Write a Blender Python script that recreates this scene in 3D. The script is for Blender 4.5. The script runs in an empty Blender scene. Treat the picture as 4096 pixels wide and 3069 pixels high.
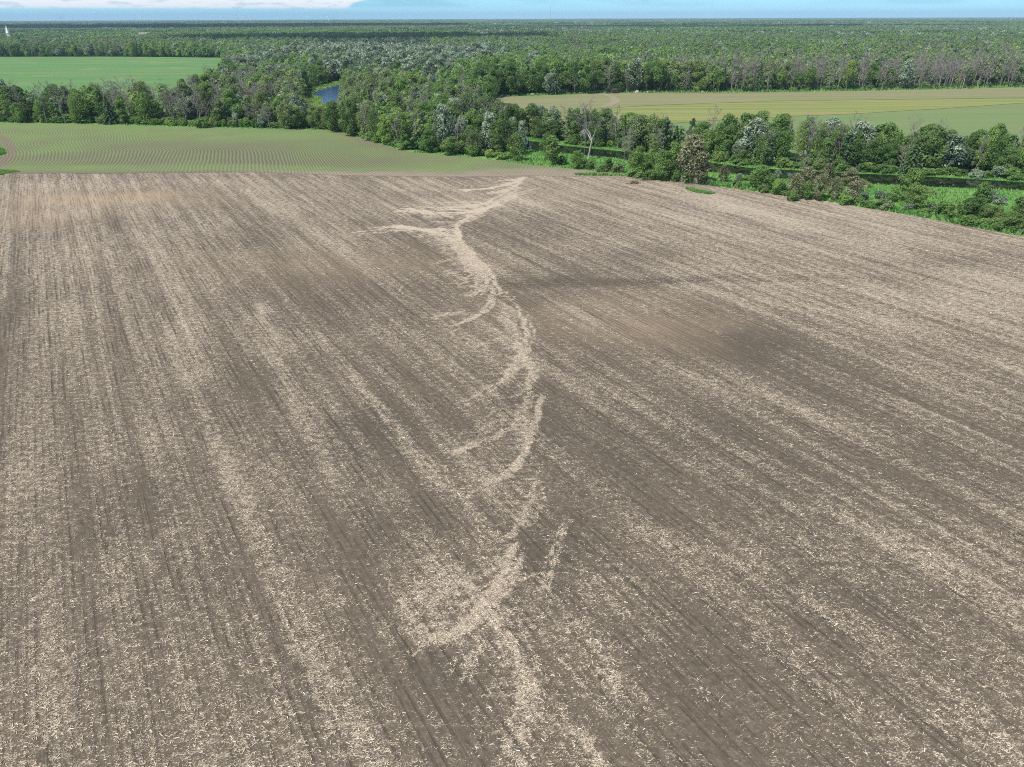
import bpy, bmesh, math, random
import numpy as np
from mathutils import Matrix, Vector
R = math.radians
SC = bpy.context.scene
random.seed(7); rng = np.random.default_rng(11)

# ------------------------------------------------------------------ camera
H = 40.0
PITCH = math.atan((1534.5 - 70.0) / 2841.0)
ROLL = R(-0.20)
cam = bpy.data.cameras.new('camera'); camo = bpy.data.objects.new('camera', cam)
SC.collection.objects.link(camo); SC.camera = camo
cam.sensor_width = 36.0; cam.lens = 36.0 * 2841.0 / 4096.0
cam.clip_start = 0.5; cam.clip_end = 90000.0
CM = Matrix.Translation((0, 0, H)) @ Matrix.Rotation(math.pi / 2 - PITCH, 4, 'X') @ Matrix.Rotation(ROLL, 4, 'Z')
camo.matrix_world = CM
CR = np.array(CM.to_3x3())

# ------------------------------------------------------------------ sun, sky, exposure
SUN_EL, SUN_AZ = 56.0, -128.0            # azimuth clockwise from +Y: high, from the left and behind
sun = bpy.data.lights.new('sun', 'SUN'); suno = bpy.data.objects.new('sun', sun)
SC.collection.objects.link(suno)
sun.energy = 4.8; sun.angle = R(0.6); sun.color = (1.0, 0.955, 0.89)
sd = Vector((math.sin(R(SUN_AZ)) * math.cos(R(SUN_EL)), math.cos(R(SUN_AZ)) * math.cos(R(SUN_EL)), math.sin(R(SUN_EL))))
suno.rotation_euler = (-sd).to_track_quat('-Z', 'Y').to_euler()
suno.location = (0, 0, 300)
SC.view_settings.view_transform = 'Standard'; SC.view_settings.look = 'None'
SC.view_settings.exposure = 0.30; SC.view_settings.gamma = 1.0; SC.view_settings.use_curve_mapping = False

class NT:
    """small helper around a node tree"""
    def __init__(s, tree): s.t = tree; s.n = tree.nodes; s.l = tree.links
    def new(s, typ, **kw):
        n = s.n.new(typ)
        for k, v in kw.items(): setattr(n, k, v)
        return n
    def set(s, sock, v):
        if isinstance(v, bpy.types.NodeSocket): s.l.new(v, sock)
        elif v is not None: sock.default_value = v
    def math(s, op, a, b=None, c=None, clamp=False):
        n = s.new('ShaderNodeMath', operation=op, use_clamp=clamp)
        for i, v in enumerate((a, b, c)): s.set(n.inputs[i], v)
        return n.outputs[0]
    def mix(s, f, a, b, blend='MIX'):
        n = s.new('ShaderNodeMix', data_type='RGBA', blend_type=blend)
        s.set(n.inputs[0], f)
        for i, v in ((6, a), (7, b)):
            if not isinstance(v, bpy.types.NodeSocket) and len(v) == 3: v = (*v, 1)
            s.set(n.inputs[i], v)
        return n.outputs[2]
    def noise(s, vec, scale, detail=2.0, rough=0.5, dist=0.0):
        n = s.new('ShaderNodeTexNoise')
        s.set(n.inputs['Vector'], vec); n.inputs['Scale'].default_value = scale
        n.inputs['Detail'].default_value = detail; n.inputs['Roughness'].default_value = rough
        n.inputs['Distortion'].default_value = dist
        return n.outputs['Fac']
    def ramp(s, v, a, b, c=0.0, d=1.0):
        n = s.new('ShaderNodeMapRange', clamp=True, interpolation_type='SMOOTHSTEP')
        s.set(n.inputs[0], v)
        for i, q in enumerate((a, b, c, d)): s.set(n.inputs[i + 1], q)
        return n.outputs[0]
    def mapping(s, vec, loc=(0, 0, 0), rot=(0, 0, 0), scale=(1, 1, 1)):
        n = s.new('ShaderNodeMapping'); s.set(n.inputs['Vector'], vec)
        n.inputs['Location'].default_value = loc; n.inputs['Rotation'].default_value = rot; n.inputs['Scale'].default_value = scale
        return n.outputs[0]
    def attr(s, name):
        return s.new('ShaderNodeAttribute', attribute_name=name).outputs['Fac']

world = bpy.data.worlds.new('World'); SC.world = world; world.use_nodes = True
w = NT(world.node_tree); w.n.clear()
wout = w.new('ShaderNodeOutputWorld')
geo = w.new('ShaderNodeNewGeometry')
neg = w.new('ShaderNodeVectorMath', operation='SCALE'); w.l.new(geo.outputs['Incoming'], neg.inputs[0]); neg.inputs['Scale'].default_value = -1
DIR = neg.outputs[0]
lift = w.new('ShaderNodeVectorMath', operation='ADD'); w.l.new(DIR, lift.inputs[0]); lift.inputs[1].default_value = (0, 0, 0.16)
nrm = w.new('ShaderNodeVectorMath', operation='NORMALIZE'); w.l.new(lift.outputs[0], nrm.inputs[0])
sky = w.new('ShaderNodeTexSky', sky_type='NISHITA'); sky.sun_disc = False
sky.sun_elevation = R(SUN_EL); sky.sun_rotation = R(SUN_AZ); sky.air_density = 1.0; sky.dust_density = 0.6; sky.ozone_density = 1.0; sky.altitude = 60
w.l.new(nrm.outputs[0], sky.inputs['Vector'])
bg = w.new('ShaderNodeBackground'); bg.inputs['Strength'].default_value = 0.13
sep = w.new('ShaderNodeSeparateXYZ'); w.l.new(DIR, sep.inputs[0])
lowair = w.ramp(sep.outputs[2], 0.0, 0.30, 1.0, 0.0)
w.l.new(w.mix(lowair, sky.outputs[0], w.mix(1.0, sky.outputs[0], (1.08, 1.48, 1.30), 'MULTIPLY')), bg.inputs['Color'])
# a band of distant cumulus just above the horizon, looser cloud overhead
az = w.math('ARCTAN2', sep.outputs[0], sep.outputs[1])
comb = w.new('ShaderNodeCombineXYZ')
w.set(comb.inputs[0], w.math('MULTIPLY', az, 16.0)); w.set(comb.inputs[1], w.math('MULTIPLY', sep.outputs[2], 75.0))
n1 = w.noise(comb.outputs[0], 1.0, 7.0, 0.58, 0.3)
leftness = w.ramp(az, -0.28, -0.13, 1.0, 0.0)
base = w.math('ADD', w.ramp(sep.outputs[2], 0.0085, 0.0125), 0.0)
topc = w.ramp(sep.outputs[2], 0.05, 0.12, 1.0, 0.0)
thr = w.math('SUBTRACT', 0.60, w.math('MULTIPLY', leftness, 0.30))
cum = w.ramp(w.math('SUBTRACT', n1, thr), 0.0, 0.10)
cum = w.math('MULTIPLY', w.math('MULTIPLY', cum, base), topc, clamp=True)
comb2 = w.new('ShaderNodeCombineXYZ')
w.set(comb2.inputs[0], w.math('DIVIDE', sep.outputs[0], w.math('ADD', sep.outputs[2], 0.12)))
w.set(comb2.inputs[1], w.math('DIVIDE', sep.outputs[1], w.math('ADD', sep.outputs[2], 0.12)))
n2 = w.noise(comb2.outputs[0], 1.3, 6.0, 0.55)
over = w.math('MULTIPLY', w.ramp(n2, 0.52, 0.66), w.ramp(sep.outputs[2], 0.06, 0.2))
shade = w.noise(comb.outputs[0], 2.2, 4.0, 0.5)
ccol = w.mix(w.ramp(shade, 0.30, 0.50), (0.66, 0.76, 0.84), (0.98, 1.0, 1.0))
bgc = w.new('ShaderNodeBackground'); w.l.new(ccol, bgc.inputs['Color']); bgc.inputs['Strength'].default_value = 0.95
n3 = w.noise(comb.outputs[0], 0.45, 4.0, 0.5)
layer = w.math('MULTIPLY', w.math('MULTIPLY', w.ramp(n3, 0.42, 0.60), w.ramp(sep.outputs[2], 0.0095, 0.0145)), topc)
bgl = w.new('ShaderNodeBackground'); bgl.inputs['Color'].default_value = (0.20, 0.44, 0.64, 1); bgl.inputs['Strength'].default_value = 0.8
mixl = w.new('ShaderNodeMixShader'); w.set(mixl.inputs[0], w.math('MULTIPLY', layer, 0.35)); w.l.new(bg.outputs[0], mixl.inputs[1]); w.l.new(bgl.outputs[0], mixl.inputs[2])
mixs = w.new('ShaderNodeMixShader')
w.set(mixs.inputs[0], w.math('MAXIMUM', cum, w.math('MULTIPLY', over, 0.8)))
w.l.new(mixl.outputs[0], mixs.inputs[1]); w.l.new(bgc.outputs[0], mixs.inputs[2]); w.l.new(mixs.outputs[0], wout.inputs[0])

SC.cycles.max_bounces = 6; SC.cycles.diffuse_bounces = 3; SC.cycles.transparent_max_bounces = 8; SC.cycles.volume_bounces = 0
SC.cycles.use_denoising = False; SC.cycles.filter_width = 1.05
SC.cycles.sample_clamp_indirect = 4.0

# ------------------------------------------------------------------ photo pixel <-> ground
def unproj(px, py, z=0.0):
    px = np.asarray(px, float); py = np.asarray(py, float)
    d = np.stack([(px - 2048) / 2841, (1534.5 - py) / 2841, -np.ones_like(px)], -1) @ CR.T
    t = (z - H) / d[..., 2]
    return d[..., 0] * t, d[..., 1] * t
def proj(x, y, z=0.0):
    p = np.stack([np.asarray(x, float), np.asarray(y, float), np.asarray(z, float) - H + 0 * np.asarray(x, float)], -1) @ CR
    dep = -p[..., 2]
    return 2048 + 2841 * p[..., 0] / dep, 1534.5 - 2841 * p[..., 1] / dep, dep
def gpts(pts):
    a = np.array(pts, float); x, y = unproj(a[:, 0], a[:, 1])
    return np.stack([x, y], -1)
def inside(x, y, poly):
    r = np.zeros(np.shape(x), bool); n = len(poly)
    for i in range(n):
        x1, y1 = poly[i]; x2, y2 = poly[(i + 1) % n]
        c = (y1 > y) != (y2 > y)
        r ^= c & (x < (x2 - x1) * (y - y1) / ((y2 - y1) if y2 != y1 else 1e-9) + x1)
    return r
def vn(x, y, s=0):
    """value noise, 0..1"""
    x = np.asarray(x, float); y = np.asarray(y, float)
    xi = np.floor(x).astype(np.int64); yi = np.floor(y).astype(np.int64)
    fx = x - xi; fy = y - yi; fx = fx * fx * (3 - 2 * fx); fy = fy * fy * (3 - 2 * fy)
    def h(a, b):
        v = (a * 374761393 + b * 668265263 + s * 974634777) & 0xffffffff
        v = ((v ^ (v >> 13)) * 1274126177) & 0xffffffff
        return ((v ^ (v >> 16)) & 0xffffff) / float(0xffffff)
    return (h(xi, yi) * (1 - fx) + h(xi + 1, yi) * fx) * (1 - fy) + (h(xi, yi + 1) * (1 - fx) + h(xi + 1, yi + 1) * fx) * fy
def fbm(x, y, s=0, o=3):
    r = 0; a = 1; t = 0
    for i in range(o):
        r = r + a * vn(x * 2 ** i, y * 2 ** i, s + 17 * i); t += a; a *= 0.55
    return r / t
def segdist(x, y, pts):
    d = np.full(np.shape(x), 1e9)
    for (x1, y1), (x2, y2) in zip(pts[:-1], pts[1:]):
        vx, vy = x2 - x1, y2 - y1; L = vx * vx + vy * vy + 1e-9
        t = np.clip(((x - x1) * vx + (y - y1) * vy) / L, 0, 1)
        d = np.minimum(d, np.hypot(x - x1 - t * vx, y - y1 - t * vy))
    return d

# ------------------------------------------------------------------ object helpers
def tag(o, label=None, cat=None, group=None, kind=None):
    for k, v in (('label', label), ('category', cat), ('group', group), ('kind', kind)):
        if v: o[k] = v
    return o
def link(name, me, parent=None, mats=()):
    o = bpy.data.objects.new(name, me); SC.collection.objects.link(o)
    if parent is not None: o.parent = parent
    for m in mats: me.materials.append(m)
    return o
def empty(name, loc, rz=0.0, scale=(1, 1, 1)):
    o = bpy.data.objects.new(name, None); SC.collection.objects.link(o)
    o.location = loc; o.rotation_euler = (0, 0, rz); o.scale = scale; o.empty_display_size = 1
    return o
def npmesh(name, v, f, attrs=None, smooth=False, mat_idx=None):
    """v (N,3), f (M,k) numpy -> mesh"""
    me = bpy.data.meshes.new(name); v = np.asarray(v, np.float32); f = np.asarray(f, np.int32)
    k = f.shape[1]
    me.vertices.add(len(v)); me.vertices.foreach_set('co', v.ravel())
    me.loops.add(f.size); me.loops.foreach_set('vertex_index', f.ravel())
    me.polygons.add(len(f)); me.polygons.foreach_set('loop_start', np.arange(0, f.size, k, dtype=np.int32))
    try: me.polygons.foreach_set('loop_total', np.full(len(f), k, np.int32))
    except Exception: pass
    if mat_idx is not None: me.polygons.foreach_set('material_index', np.asarray(mat_idx, np.int32))
    me.polygons.foreach_set('use_smooth', np.full(len(f), smooth, bool))
    for n, a in (attrs or {}).items():
        at = me.attributes.new(n, 'FLOAT', 'POINT'); at.data.foreach_set('value', np.asarray(a, np.float32))
    me.update(calc_edges=True)
    return me
def tubes(segs, sides=4):
    """segs: list of (p0, r0, p1, r1) -> verts, faces"""
    V = []; F = []
    for p0, r0, p1, r1 in segs:
        p0 = np.array(p0, float); p1 = np.array(p1, float); d = p1 - p0; L = np.linalg.norm(d) + 1e-9; d /= L
        u = np.cross(d, (0, 0, 1.0) if abs(d[2]) < 0.9 else (1.0, 0, 0)); u /= np.linalg.norm(u); q = np.cross(d, u)
        b = len(V)
        for p, r in ((p0, r0), (p1, r1)):
            for k in range(sides):
                a = 2 * math.pi * k / sides
                V.append(p + r * (math.cos(a) * u + math.sin(a) * q))
        for k in range(sides):
            F.append((b + k, b + (k + 1) % sides, b + sides + (k + 1) % sides, b + sides + k))
    return np.array(V), np.array(F)

# ------------------------------------------------------------------ materials
def mat(name):
    m = bpy.data.materials.new(name); m.use_nodes = True; t = NT(m.node_tree); t.n.clear()
    out = t.new('ShaderNodeOutputMaterial')
    return m, t, out
def principled(t, out, col, rough=0.85, bump=None, bstr=0.3, bdist=0.1, spec=0.25):
    b = t.new('ShaderNodeBsdfPrincipled'); t.set(b.inputs['Base Color'], (*col, 1) if isinstance(col, tuple) else col)
    t.set(b.inputs['Roughness'], rough); b.inputs['Specular IOR Level'].default_value = spec
    if bump is not None:
        n = t.new('ShaderNodeBump'); n.inputs['Strength'].default_value = bstr; n.inputs['Distance'].default_value = bdist
        t.set(n.inputs['Height'], bump); t.l.new(n.outputs[0], b.inputs['Normal'])
    t.l.new(b.outputs[0], out.inputs['Surface']); return b
def objco(t): return t.new('ShaderNodeTexCoord').outputs['Object']

def leaf_mat(name, pale=None, pale_at=0.8, transl=0.3, lod=False):
    m, t, out = mat(name)
    oi = t.new('ShaderNodeObjectInfo'); tone = t.attr('tone')
    oc = t.new('ShaderNodeAttribute', attribute_name='tint').outputs['Color'] if lod else oi.outputs['Color']
    c = t.mix(1.0, oc, t.mix(tone, (0.62, 0.64, 0.62), (1.45, 1.38, 1.28)), 'MULTIPLY')
    hs = t.new('ShaderNodeHueSaturation'); t.l.new(c, hs.inputs['Color'])
    t.set(hs.inputs['Value'], t.math('MULTIPLY_ADD', oi.outputs['Random'], 0.30, 0.86))
    t.set(hs.inputs['Hue'], t.math('MULTIPLY_ADD', oi.outputs['Random'], -0.02, 0.512))
    c = hs.outputs[0]
    if pale: c = t.mix(t.ramp(tone, pale_at - 0.06, pale_at + 0.06), c, pale)
    d = t.new('ShaderNodeBsdfDiffuse'); t.l.new(c, d.inputs['Color'])
    tr = t.new('ShaderNodeBsdfTranslucent'); t.l.new(t.mix(1.0, c, (1.1, 1.15, 0.7), 'MULTIPLY'), tr.inputs['Color'])
    ms = t.new('ShaderNodeMixShader'); ms.inputs[0].default_value = transl
    t.l.new(d.outputs[0], ms.inputs[1]); t.l.new(tr.outputs[0], ms.inputs[2]); t.l.new(ms.outputs[0], out.inputs[0])
    return m
M = {}
M['leaf'] = leaf_mat('leaf', None, .8, .42)
M['silver'] = leaf_mat('silver_leaf', (0.38, 0.45, 0.36), 0.60, 0.28)
M['grey_leaf'] = leaf_mat('greyish_leaf', (0.27, 0.33, 0.26), 0.70, 0.28)
M['cream'] = leaf_mat('cream_leaf', (0.36, 0.345, 0.24), 0.66, 0.28)
M['needle'] = leaf_mat('needle', None, 1, 0.12)
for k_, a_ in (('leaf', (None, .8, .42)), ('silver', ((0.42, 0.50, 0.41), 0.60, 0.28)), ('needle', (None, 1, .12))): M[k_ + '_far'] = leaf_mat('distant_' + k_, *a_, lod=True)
def bark(name, c1, c2):
    m, t, out = mat(name); co = objco(t)
    n = t.noise(t.mapping(co, scale=(3, 3, 0.7)), 1.0, 3.0)
    principled(t, out, t.mix(t.ramp(n, 0.35, 0.65), c1, c2), 0.9); return m
M['bark'] = bark('bark', (0.10, 0.085, 0.07), (0.20, 0.18, 0.155))
M['dead'] = bark('dead_wood', (0.17, 0.153, 0.145), (0.29, 0.265, 0.25))
M['white_wood'] = bark('bare_white_wood', (0.27, 0.24, 0.205), (0.42, 0.385, 0.335))
M['dark_wood'] = bark('dark_wood', (0.035, 0.028, 0.025), (0.08, 0.065, 0.055))

# straw / soil field
RA = R(31.0); CA, SA = math.cos(RA), math.sin(RA)
def rowco(t):
    co = objco(t); return co, t.mapping(co, rot=(0, 0, -RA))   # x: across the rows, y: along them
def soil_mat():
    m, t, out = mat('tilled_soil'); co, rc = rowco(t)
    st = t.attr('straw'); tan = t.attr('tan'); near = t.attr('near'); dark = t.attr('dark'); dft = t.attr('drift')
    fine = t.noise(co, 6.0, 3.0, 0.65); clod = t.noise(co, 1.9, 4.0, 0.7)
    fur = t.noise(t.mapping(rc, scale=(2.2, 0.07, 1)), 1.0, 3.0, 0.65)
    fur2 = t.noise(t.mapping(rc, scale=(0.62, 0.016, 1)), 1.0, 3.0, 0.6)
    brk = t.noise(t.mapping(rc, scale=(0.8, 0.13, 1)), 1.0, 3.0)
    sx = t.new('ShaderNodeSeparateXYZ'); t.l.new(rc, sx.inputs[0])
    wob = t.noise(t.mapping(rc, scale=(0.25, 0.035, 1)), 1.0, 2.0)
    rowp = t.math('COSINE', t.math('MULTIPLY', t.math('ADD', sx.outputs[0], t.math('MULTIPLY', wob, 0.7)), 2 * math.pi / 0.62))
    row = t.math('MULTIPLY', t.ramp(rowp, -0.2, 0.95), t.ramp(brk, 0.44, 0.68))
    soil = t.mix(t.ramp(clod, 0.3, 0.7), (0.083, 0.066, 0.047), (0.131, 0.107, 0.079))
    soil = t.mix(t.ramp(fine, 0.55, 0.75, 0, 0.7), soil, (0.170, 0.139, 0.105))
    soil = t.mix(t.math('MULTIPLY', tan, 0.9), soil, (0.310, 0.235, 0.155))
    soil = t.mix(t.math('MULTIPLY', dark, 0.55), soil, (0.064, 0.054, 0.042))
    soil = t.mix(t.math('MULTIPLY', row, 0.45), soil, (0.052, 0.044, 0.034))
    furm = t.math('MULTIPLY', t.ramp(fur, 0.47, 0.34), t.ramp(brk, 0.60, 0.42))
    soil = t.mix(t.math('MULTIPLY', furm, 0.6), soil, (0.045, 0.038, 0.031))
    # loose straw too small or too far to be a piece of its own
    f1 = t.noise(t.mapping(co, rot=(0, 0, R(-8)), scale=(5.0, 12.0, 1)), 1.0, 3.0, 0.75)
    f2 = t.noise(t.mapping(co, scale=(1.1, 1.9, 1)), 1.0, 3.0, 0.7)
    fl = t.math('ADD', t.math('MULTIPLY', f1, 0.62), t.math('MULTIPLY', f2, 0.38))
    cov = t.math('ADD', st, t.math('MULTIPLY', t.math('SUBTRACT', fur2, 0.5), 0.20))
    cov = t.math('ADD', cov, t.math('MULTIPLY', t.math('SUBTRACT', fur, 0.5), 0.42))
    cov = t.math('SUBTRACT', cov, t.math('MULTIPLY', row, 0.13))
    cov = t.math('ADD', cov, t.math('MULTIPLY', dft, t.math('SUBTRACT', 0.84, t.math('MULTIPLY', row, 0.40))))
    cov = t.math('MULTIPLY', t.math('MAXIMUM', cov, 0.0), near)
    thr = t.math('SUBTRACT', 0.615, t.math('MULTIPLY', cov, 0.26))
    f = t.ramp(t.math('SUBTRACT', fl, thr), -0.05, 0.065)
    straw = t.mix(t.ramp(fine, 0.3, 0.7), (0.29, 0.238, 0.172), (0.50, 0.425, 0.325))
    c = t.mix(f, soil, straw)
    h = t.math('ADD', t.math('MULTIPLY', clod, 0.5), t.math('MULTIPLY', fur, 0.9))
    h = t.math('SUBTRACT', h, t.math('MULTIPLY', row, 0.35))
    principled(t, out, c, 0.95, h, 0.8, 0.16, 0.1); return m
M['soil'] = soil_mat()
def straw_mat():
    m, t, out = mat('dry_straw'); tone = t.attr('tone')
    c = t.mix(t.ramp(tone, 0.0, 0.55), (0.19, 0.153, 0.108), (0.54, 0.45, 0.33))
    c = t.mix(t.ramp(tone, 0.72, 1.0), c, (0.76, 0.70, 0.61))
    principled(t, out, c, 0.7, spec=0.3); return m
M['straw'] = straw_mat()
def crop_mat():
    m, t, out = mat('sprouting_rows'); co = objco(t)
    ph = t.attr('phase'); g = t.attr('green'); rv = t.attr('rows'); tan = t.attr('tan')
    wv = t.math('COSINE', t.math('MULTIPLY', ph, 2 * math.pi))
    row = t.ramp(wv, -0.35, 0.85)
    pl = t.noise(co, 2.4, 3.0, 0.7); big = t.noise(co, 0.05, 3.0)
    soil = t.mix(t.noise(co, 1.2, 3.0), (0.112, 0.107, 0.066), (0.165, 0.154, 0.100))
    soil = t.mix(t.math('MULTIPLY', tan, 0.9), soil, (0.17, 0.135, 0.10))
    gr = t.mix(pl, (0.100, 0.175, 0.048), (0.190, 0.285, 0.085))
    rm = t.mix(t.math('MULTIPLY', rv, 0.7), (0.58, 0.58, 0.58), row)
    rr = t.new('ShaderNodeSeparateColor'); t.l.new(rm, rr.inputs[0])
    f = t.math('MULTIPLY', t.math('ADD', t.math('MULTIPLY', rr.outputs[0], 1.0), t.math('MULTIPLY', t.math('SUBTRACT', pl, 0.5), 1.2)), g, clamp=True)
    c = t.mix(f, soil, gr)
    c = t.mix(t.math('MULTIPLY', rv, t.ramp(wv, -0.30, -0.95, 0, 0.5)), c, (0.055, 0.052, 0.036))
    c = t.mix(t.attr('fade'), c, t.mix(pl, (0.15, 0.122, 0.09), (0.30, 0.25, 0.185)))
    principled(t, out, c, 0.95, t.math('ADD', wv, pl), 0.35, 0.15, 0.1); return m
M['crop'] = crop_mat()
def field_mat(name, cols, stripe, rot=0.0, patch=None):
    m, t, out = mat(name); co = objco(t)
    s = t.noise(t.mapping(co, rot=(0, 0, rot), scale=stripe), 1.0, 3.0, 0.6)
    f = t.noise(co, 0.9, 3.0, 0.7); b = t.noise(co, 0.018, 3.0, 0.55)
    c = t.mix(t.ramp(s, 0.40, 0.60), cols[0], cols[1]); c = t.mix(t.ramp(f, 0.3, 0.75, 0, 0.6), c, cols[2])
    if patch: c = t.mix(t.ramp(b, 0.56, 0.72, 0, 0.8), c, patch)
    principled(t, out, c, 0.95, f, 0.4, 0.2, 0.1); return m
M['left_field'] = field_mat('far_green_crop', ((0.095, 0.190, 0.065), (0.120, 0.215, 0.072), (0.080, 0.165, 0.058)), (0.008, 0.05, 1), 0.03, (0.18, 0.21, 0.085))
M['tan_field'] = field_mat('tan_stubble', ((0.180, 0.182, 0.090), (0.222, 0.198, 0.115), (0.15, 0.185, 0.075)), (0.012, 0.14, 1), -0.04, (0.135, 0.19, 0.065))
M['hay_field'] = field_mat('yellow_green_hay', ((0.145, 0.190, 0.055), (0.245, 0.225, 0.090), (0.17, 0.20, 0.062)), (0.005, 0.22, 1), -0.10, (0.23, 0.20, 0.09))
M['right_crop'] = field_mat('thin_green_crop', ((0.130, 0.188, 0.072), (0.165, 0.190, 0.085), (0.118, 0.190, 0.064)), (0.008, 0.16, 1), -0.10, (0.155, 0.165, 0.085))
def ground_mat():
    m, t, out = mat('woodland_ground'); co = objco(t)
    a = t.noise(co, 0.012, 5.0, 0.65); b = t.noise(co, 0.0011, 4.0, 0.6); d = t.noise(co, 0.25, 3.0)
    c = t.mix(t.ramp(a, 0.3, 0.7), (0.022, 0.045, 0.020), (0.058, 0.085, 0.038))
    c = t.mix(t.ramp(b, 0.52, 0.64), c, (0.085, 0.12, 0.055)); c = t.mix(t.ramp(b, 0.44, 0.33), c, (0.018, 0.035, 0.022))
    principled(t, out, c, 0.95, d, 0.5, 0.5, 0.05); return m
M['ground'] = ground_mat()
def meadow_mat():
    m, t, out = mat('wet_meadow_turf'); co = objco(t)
    a = t.noise(co, 0.09, 4.0, 0.6); d = t.noise(co, 1.6, 3.0, 0.7)
    c = t.mix(t.ramp(a, 0.35, 0.65), (0.085, 0.220, 0.058), (0.17, 0.30, 0.080))
    c = t.mix(t.ramp(d, 0.4, 0.75, 0, 0.6), c, (0.045, 0.125, 0.034))
    principled(t, out, c, 0.9, d, 0.5, 0.3, 0.1); return m
M['meadow'] = meadow_mat()
def grass_mat():
    m, t, out = mat('grass_blades'); co = objco(t); tone = t.attr('tone'); hue = t.attr('hue')
    c = t.mix(tone, (0.095, 0.245, 0.060), (0.215, 0.410, 0.115)); c = t.mix(hue, c, (0.31, 0.41, 0.13))
    d = t.new('ShaderNodeBsdfDiffuse'); t.l.new(c, d.inputs[0]); tr = t.new('ShaderNodeBsdfTranslucent'); t.l.new(c, tr.inputs[0])
    ms = t.new('ShaderNodeMixShader'); ms.inputs[0].default_value = 0.35
    t.l.new(d.outputs[0], ms.inputs[1]); t.l.new(tr.outputs[0], ms.inputs[2]); t.l.new(ms.outputs[0], out.inputs[0]); return m
M['grass'] = grass_mat()
def water_mat(name, col, rough, scale, bst):
    m, t, out = mat(name); co = objco(t)
    n = t.noise(t.mapping(co, scale=(1, 0.45, 1)), scale, 3.0, 0.6)
    b = principled(t, out, col, rough, n, bst, 0.25, 0.5); b.inputs['IOR'].default_value = 1.33; return m
M['river'] = water_mat('still_river_water', (0.010, 0.014, 0.009), 0.04, 0.5, 0.03)
M['pond'] = water_mat('rippled_pond_water', (0.018, 0.055, 0.145), 0.16, 0.55, 0.8)
def plain(name, c, rough=0.6, metal=0.0):
    m, t, out = mat(name); co = objco(t); n = t.noise(co, 0.8, 3.0)
    b = principled(t, out, t.mix(n, tuple(q * 0.88 for q in c), tuple(min(1, q * 1.1) for q in c)), rough); b.inputs['Metallic'].default_value = metal; return m
M['white'] = plain('white_paint', (0.80, 0.80, 0.79), 0.5); M['grey_steel'] = plain('galvanised_steel', (0.42, 0.43, 0.45), 0.5)
M['shingle'] = plain('grey_shingle', (0.27, 0.25, 0.24)); M['stone'] = plain('pale_field_stone', (0.33, 0.31, 0.285), 0.9); M['glass'] = plain('dark_window_glass', (0.03, 0.04, 0.05), 0.1)
M['siding'] = plain('cream_siding', (0.60, 0.55, 0.48)); M['track'] = field_mat('bare_track_soil', ((0.235, 0.200, 0.135), (0.255, 0.215, 0.150), (0.205, 0.185, 0.12)), (0.1, 0.1, 1))

# ------------------------------------------------------------------ the ground and its fields
def sheet(name, pts, z, m, kind='structure', ground=False):
    g = np.array(pts, float) if ground else gpts(pts)
    bm = bmesh.new(); vs = [bm.verts.new((x, y, z)) for x, y in g]
    f = bm.faces.new(vs); f.normal_update()
    if f.normal.z < 0: f.normal_flip()
    bmesh.ops.triangulate(bm, faces=[f]); me = bpy.data.meshes.new(name); bm.to_mesh(me); bm.free()
    return tag(link(name, me, None, [m]), kind=kind)
RAD = 26000.0
sheet('ground', [(RAD * math.cos(a), RAD * math.sin(a)) for a in np.linspace(0, 2 * math.pi, 97)[:-1]], 0.0, M['ground'], ground=True)

PLOW_TOP = [(-300, 691), (0, 690), (500, 689), (1000, 685), (1348, 696), (1696, 702), (1850, 703), (2100, 698), (2300, 702), (2497, 706), (2572, 714), (2700, 726), (2796, 737), (2920, 751),
            (2996, 762), (3286, 802), (3517, 840), (3691, 869), (3865, 904), (4096, 947), (4400, 1005)]
SOY_EDGE = [(2560, 711), (2497, 697), (2249, 671), (2100, 656), (1900, 632), (1746, 618), (1660, 610), (1582, 598), (1500, 573), (1428, 550), (1370, 531), (1298, 520), (1000, 517), (600, 505), (250, 495), (0, 492), (-350, 490)]
pl = gpts(PLOW_TOP); se = gpts(SOY_EDGE)
PLOW = np.vstack([pl, [[270, pl[-1, 1] - 25], [270, -60], [-270, -60], [-270, pl[0, 1]]]])
SOY = np.vstack([[pl[0] + (0, -6)], pl[:14] + (0, -2.0), se])
LEFTF = gpts([(-500, 228), (0, 228), (400, 227), (700, 229), (920, 232), (905, 262), (890, 330), (780, 430), (700, 452), (-500, 452)])
RIGHTF = gpts([(1962, 399), (2000, 389), (2120, 383), (2500, 372), (2996, 371), (3500, 363), (4096, 350), (4600, 338), (4600, 680), (4096, 656), (3450, 636), (3000, 616), (2700, 598), (2450, 578), (2225, 552), (2060, 528), (1990, 495), (1960, 440)])
PONDZ = gpts([(1205, 415), (1225, 362), (1290, 338), (1365, 322), (1385, 350), (1378, 430), (1375, 520), (1240, 515), (1225, 440)])
POND = gpts([(1249, 384), (1262, 369), (1290, 357), (1325, 347), (1372, 336), (1376, 420), (1358, 411), (1300, 417), (1272, 420), (1287, 407), (1292, 396), (1276, 386)])
RIV_TOP = [(2000, 548), (2105, 563), (2243, 583), (2330, 592), (2467, 605), (2600, 622), (2825, 649), (2994, 673), (3123, 680), (3430, 696), (3587, 702), (3865, 716), (4096, 731), (4500, 757)]
RIV_BOT = [(4500, 786), (4096, 758), (3865, 748), (3587, 738), (3430, 726), (3123, 711), (2994, 697), (2825, 683), (2600, 656), (2467, 628), (2350, 617), (2243, 608), (2105, 592), (2000, 565)]
RIVER = gpts([(a, b - 1) for a, b in RIV_TOP] + [(a, b + 5) for a, b in RIV_BOT])
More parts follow.
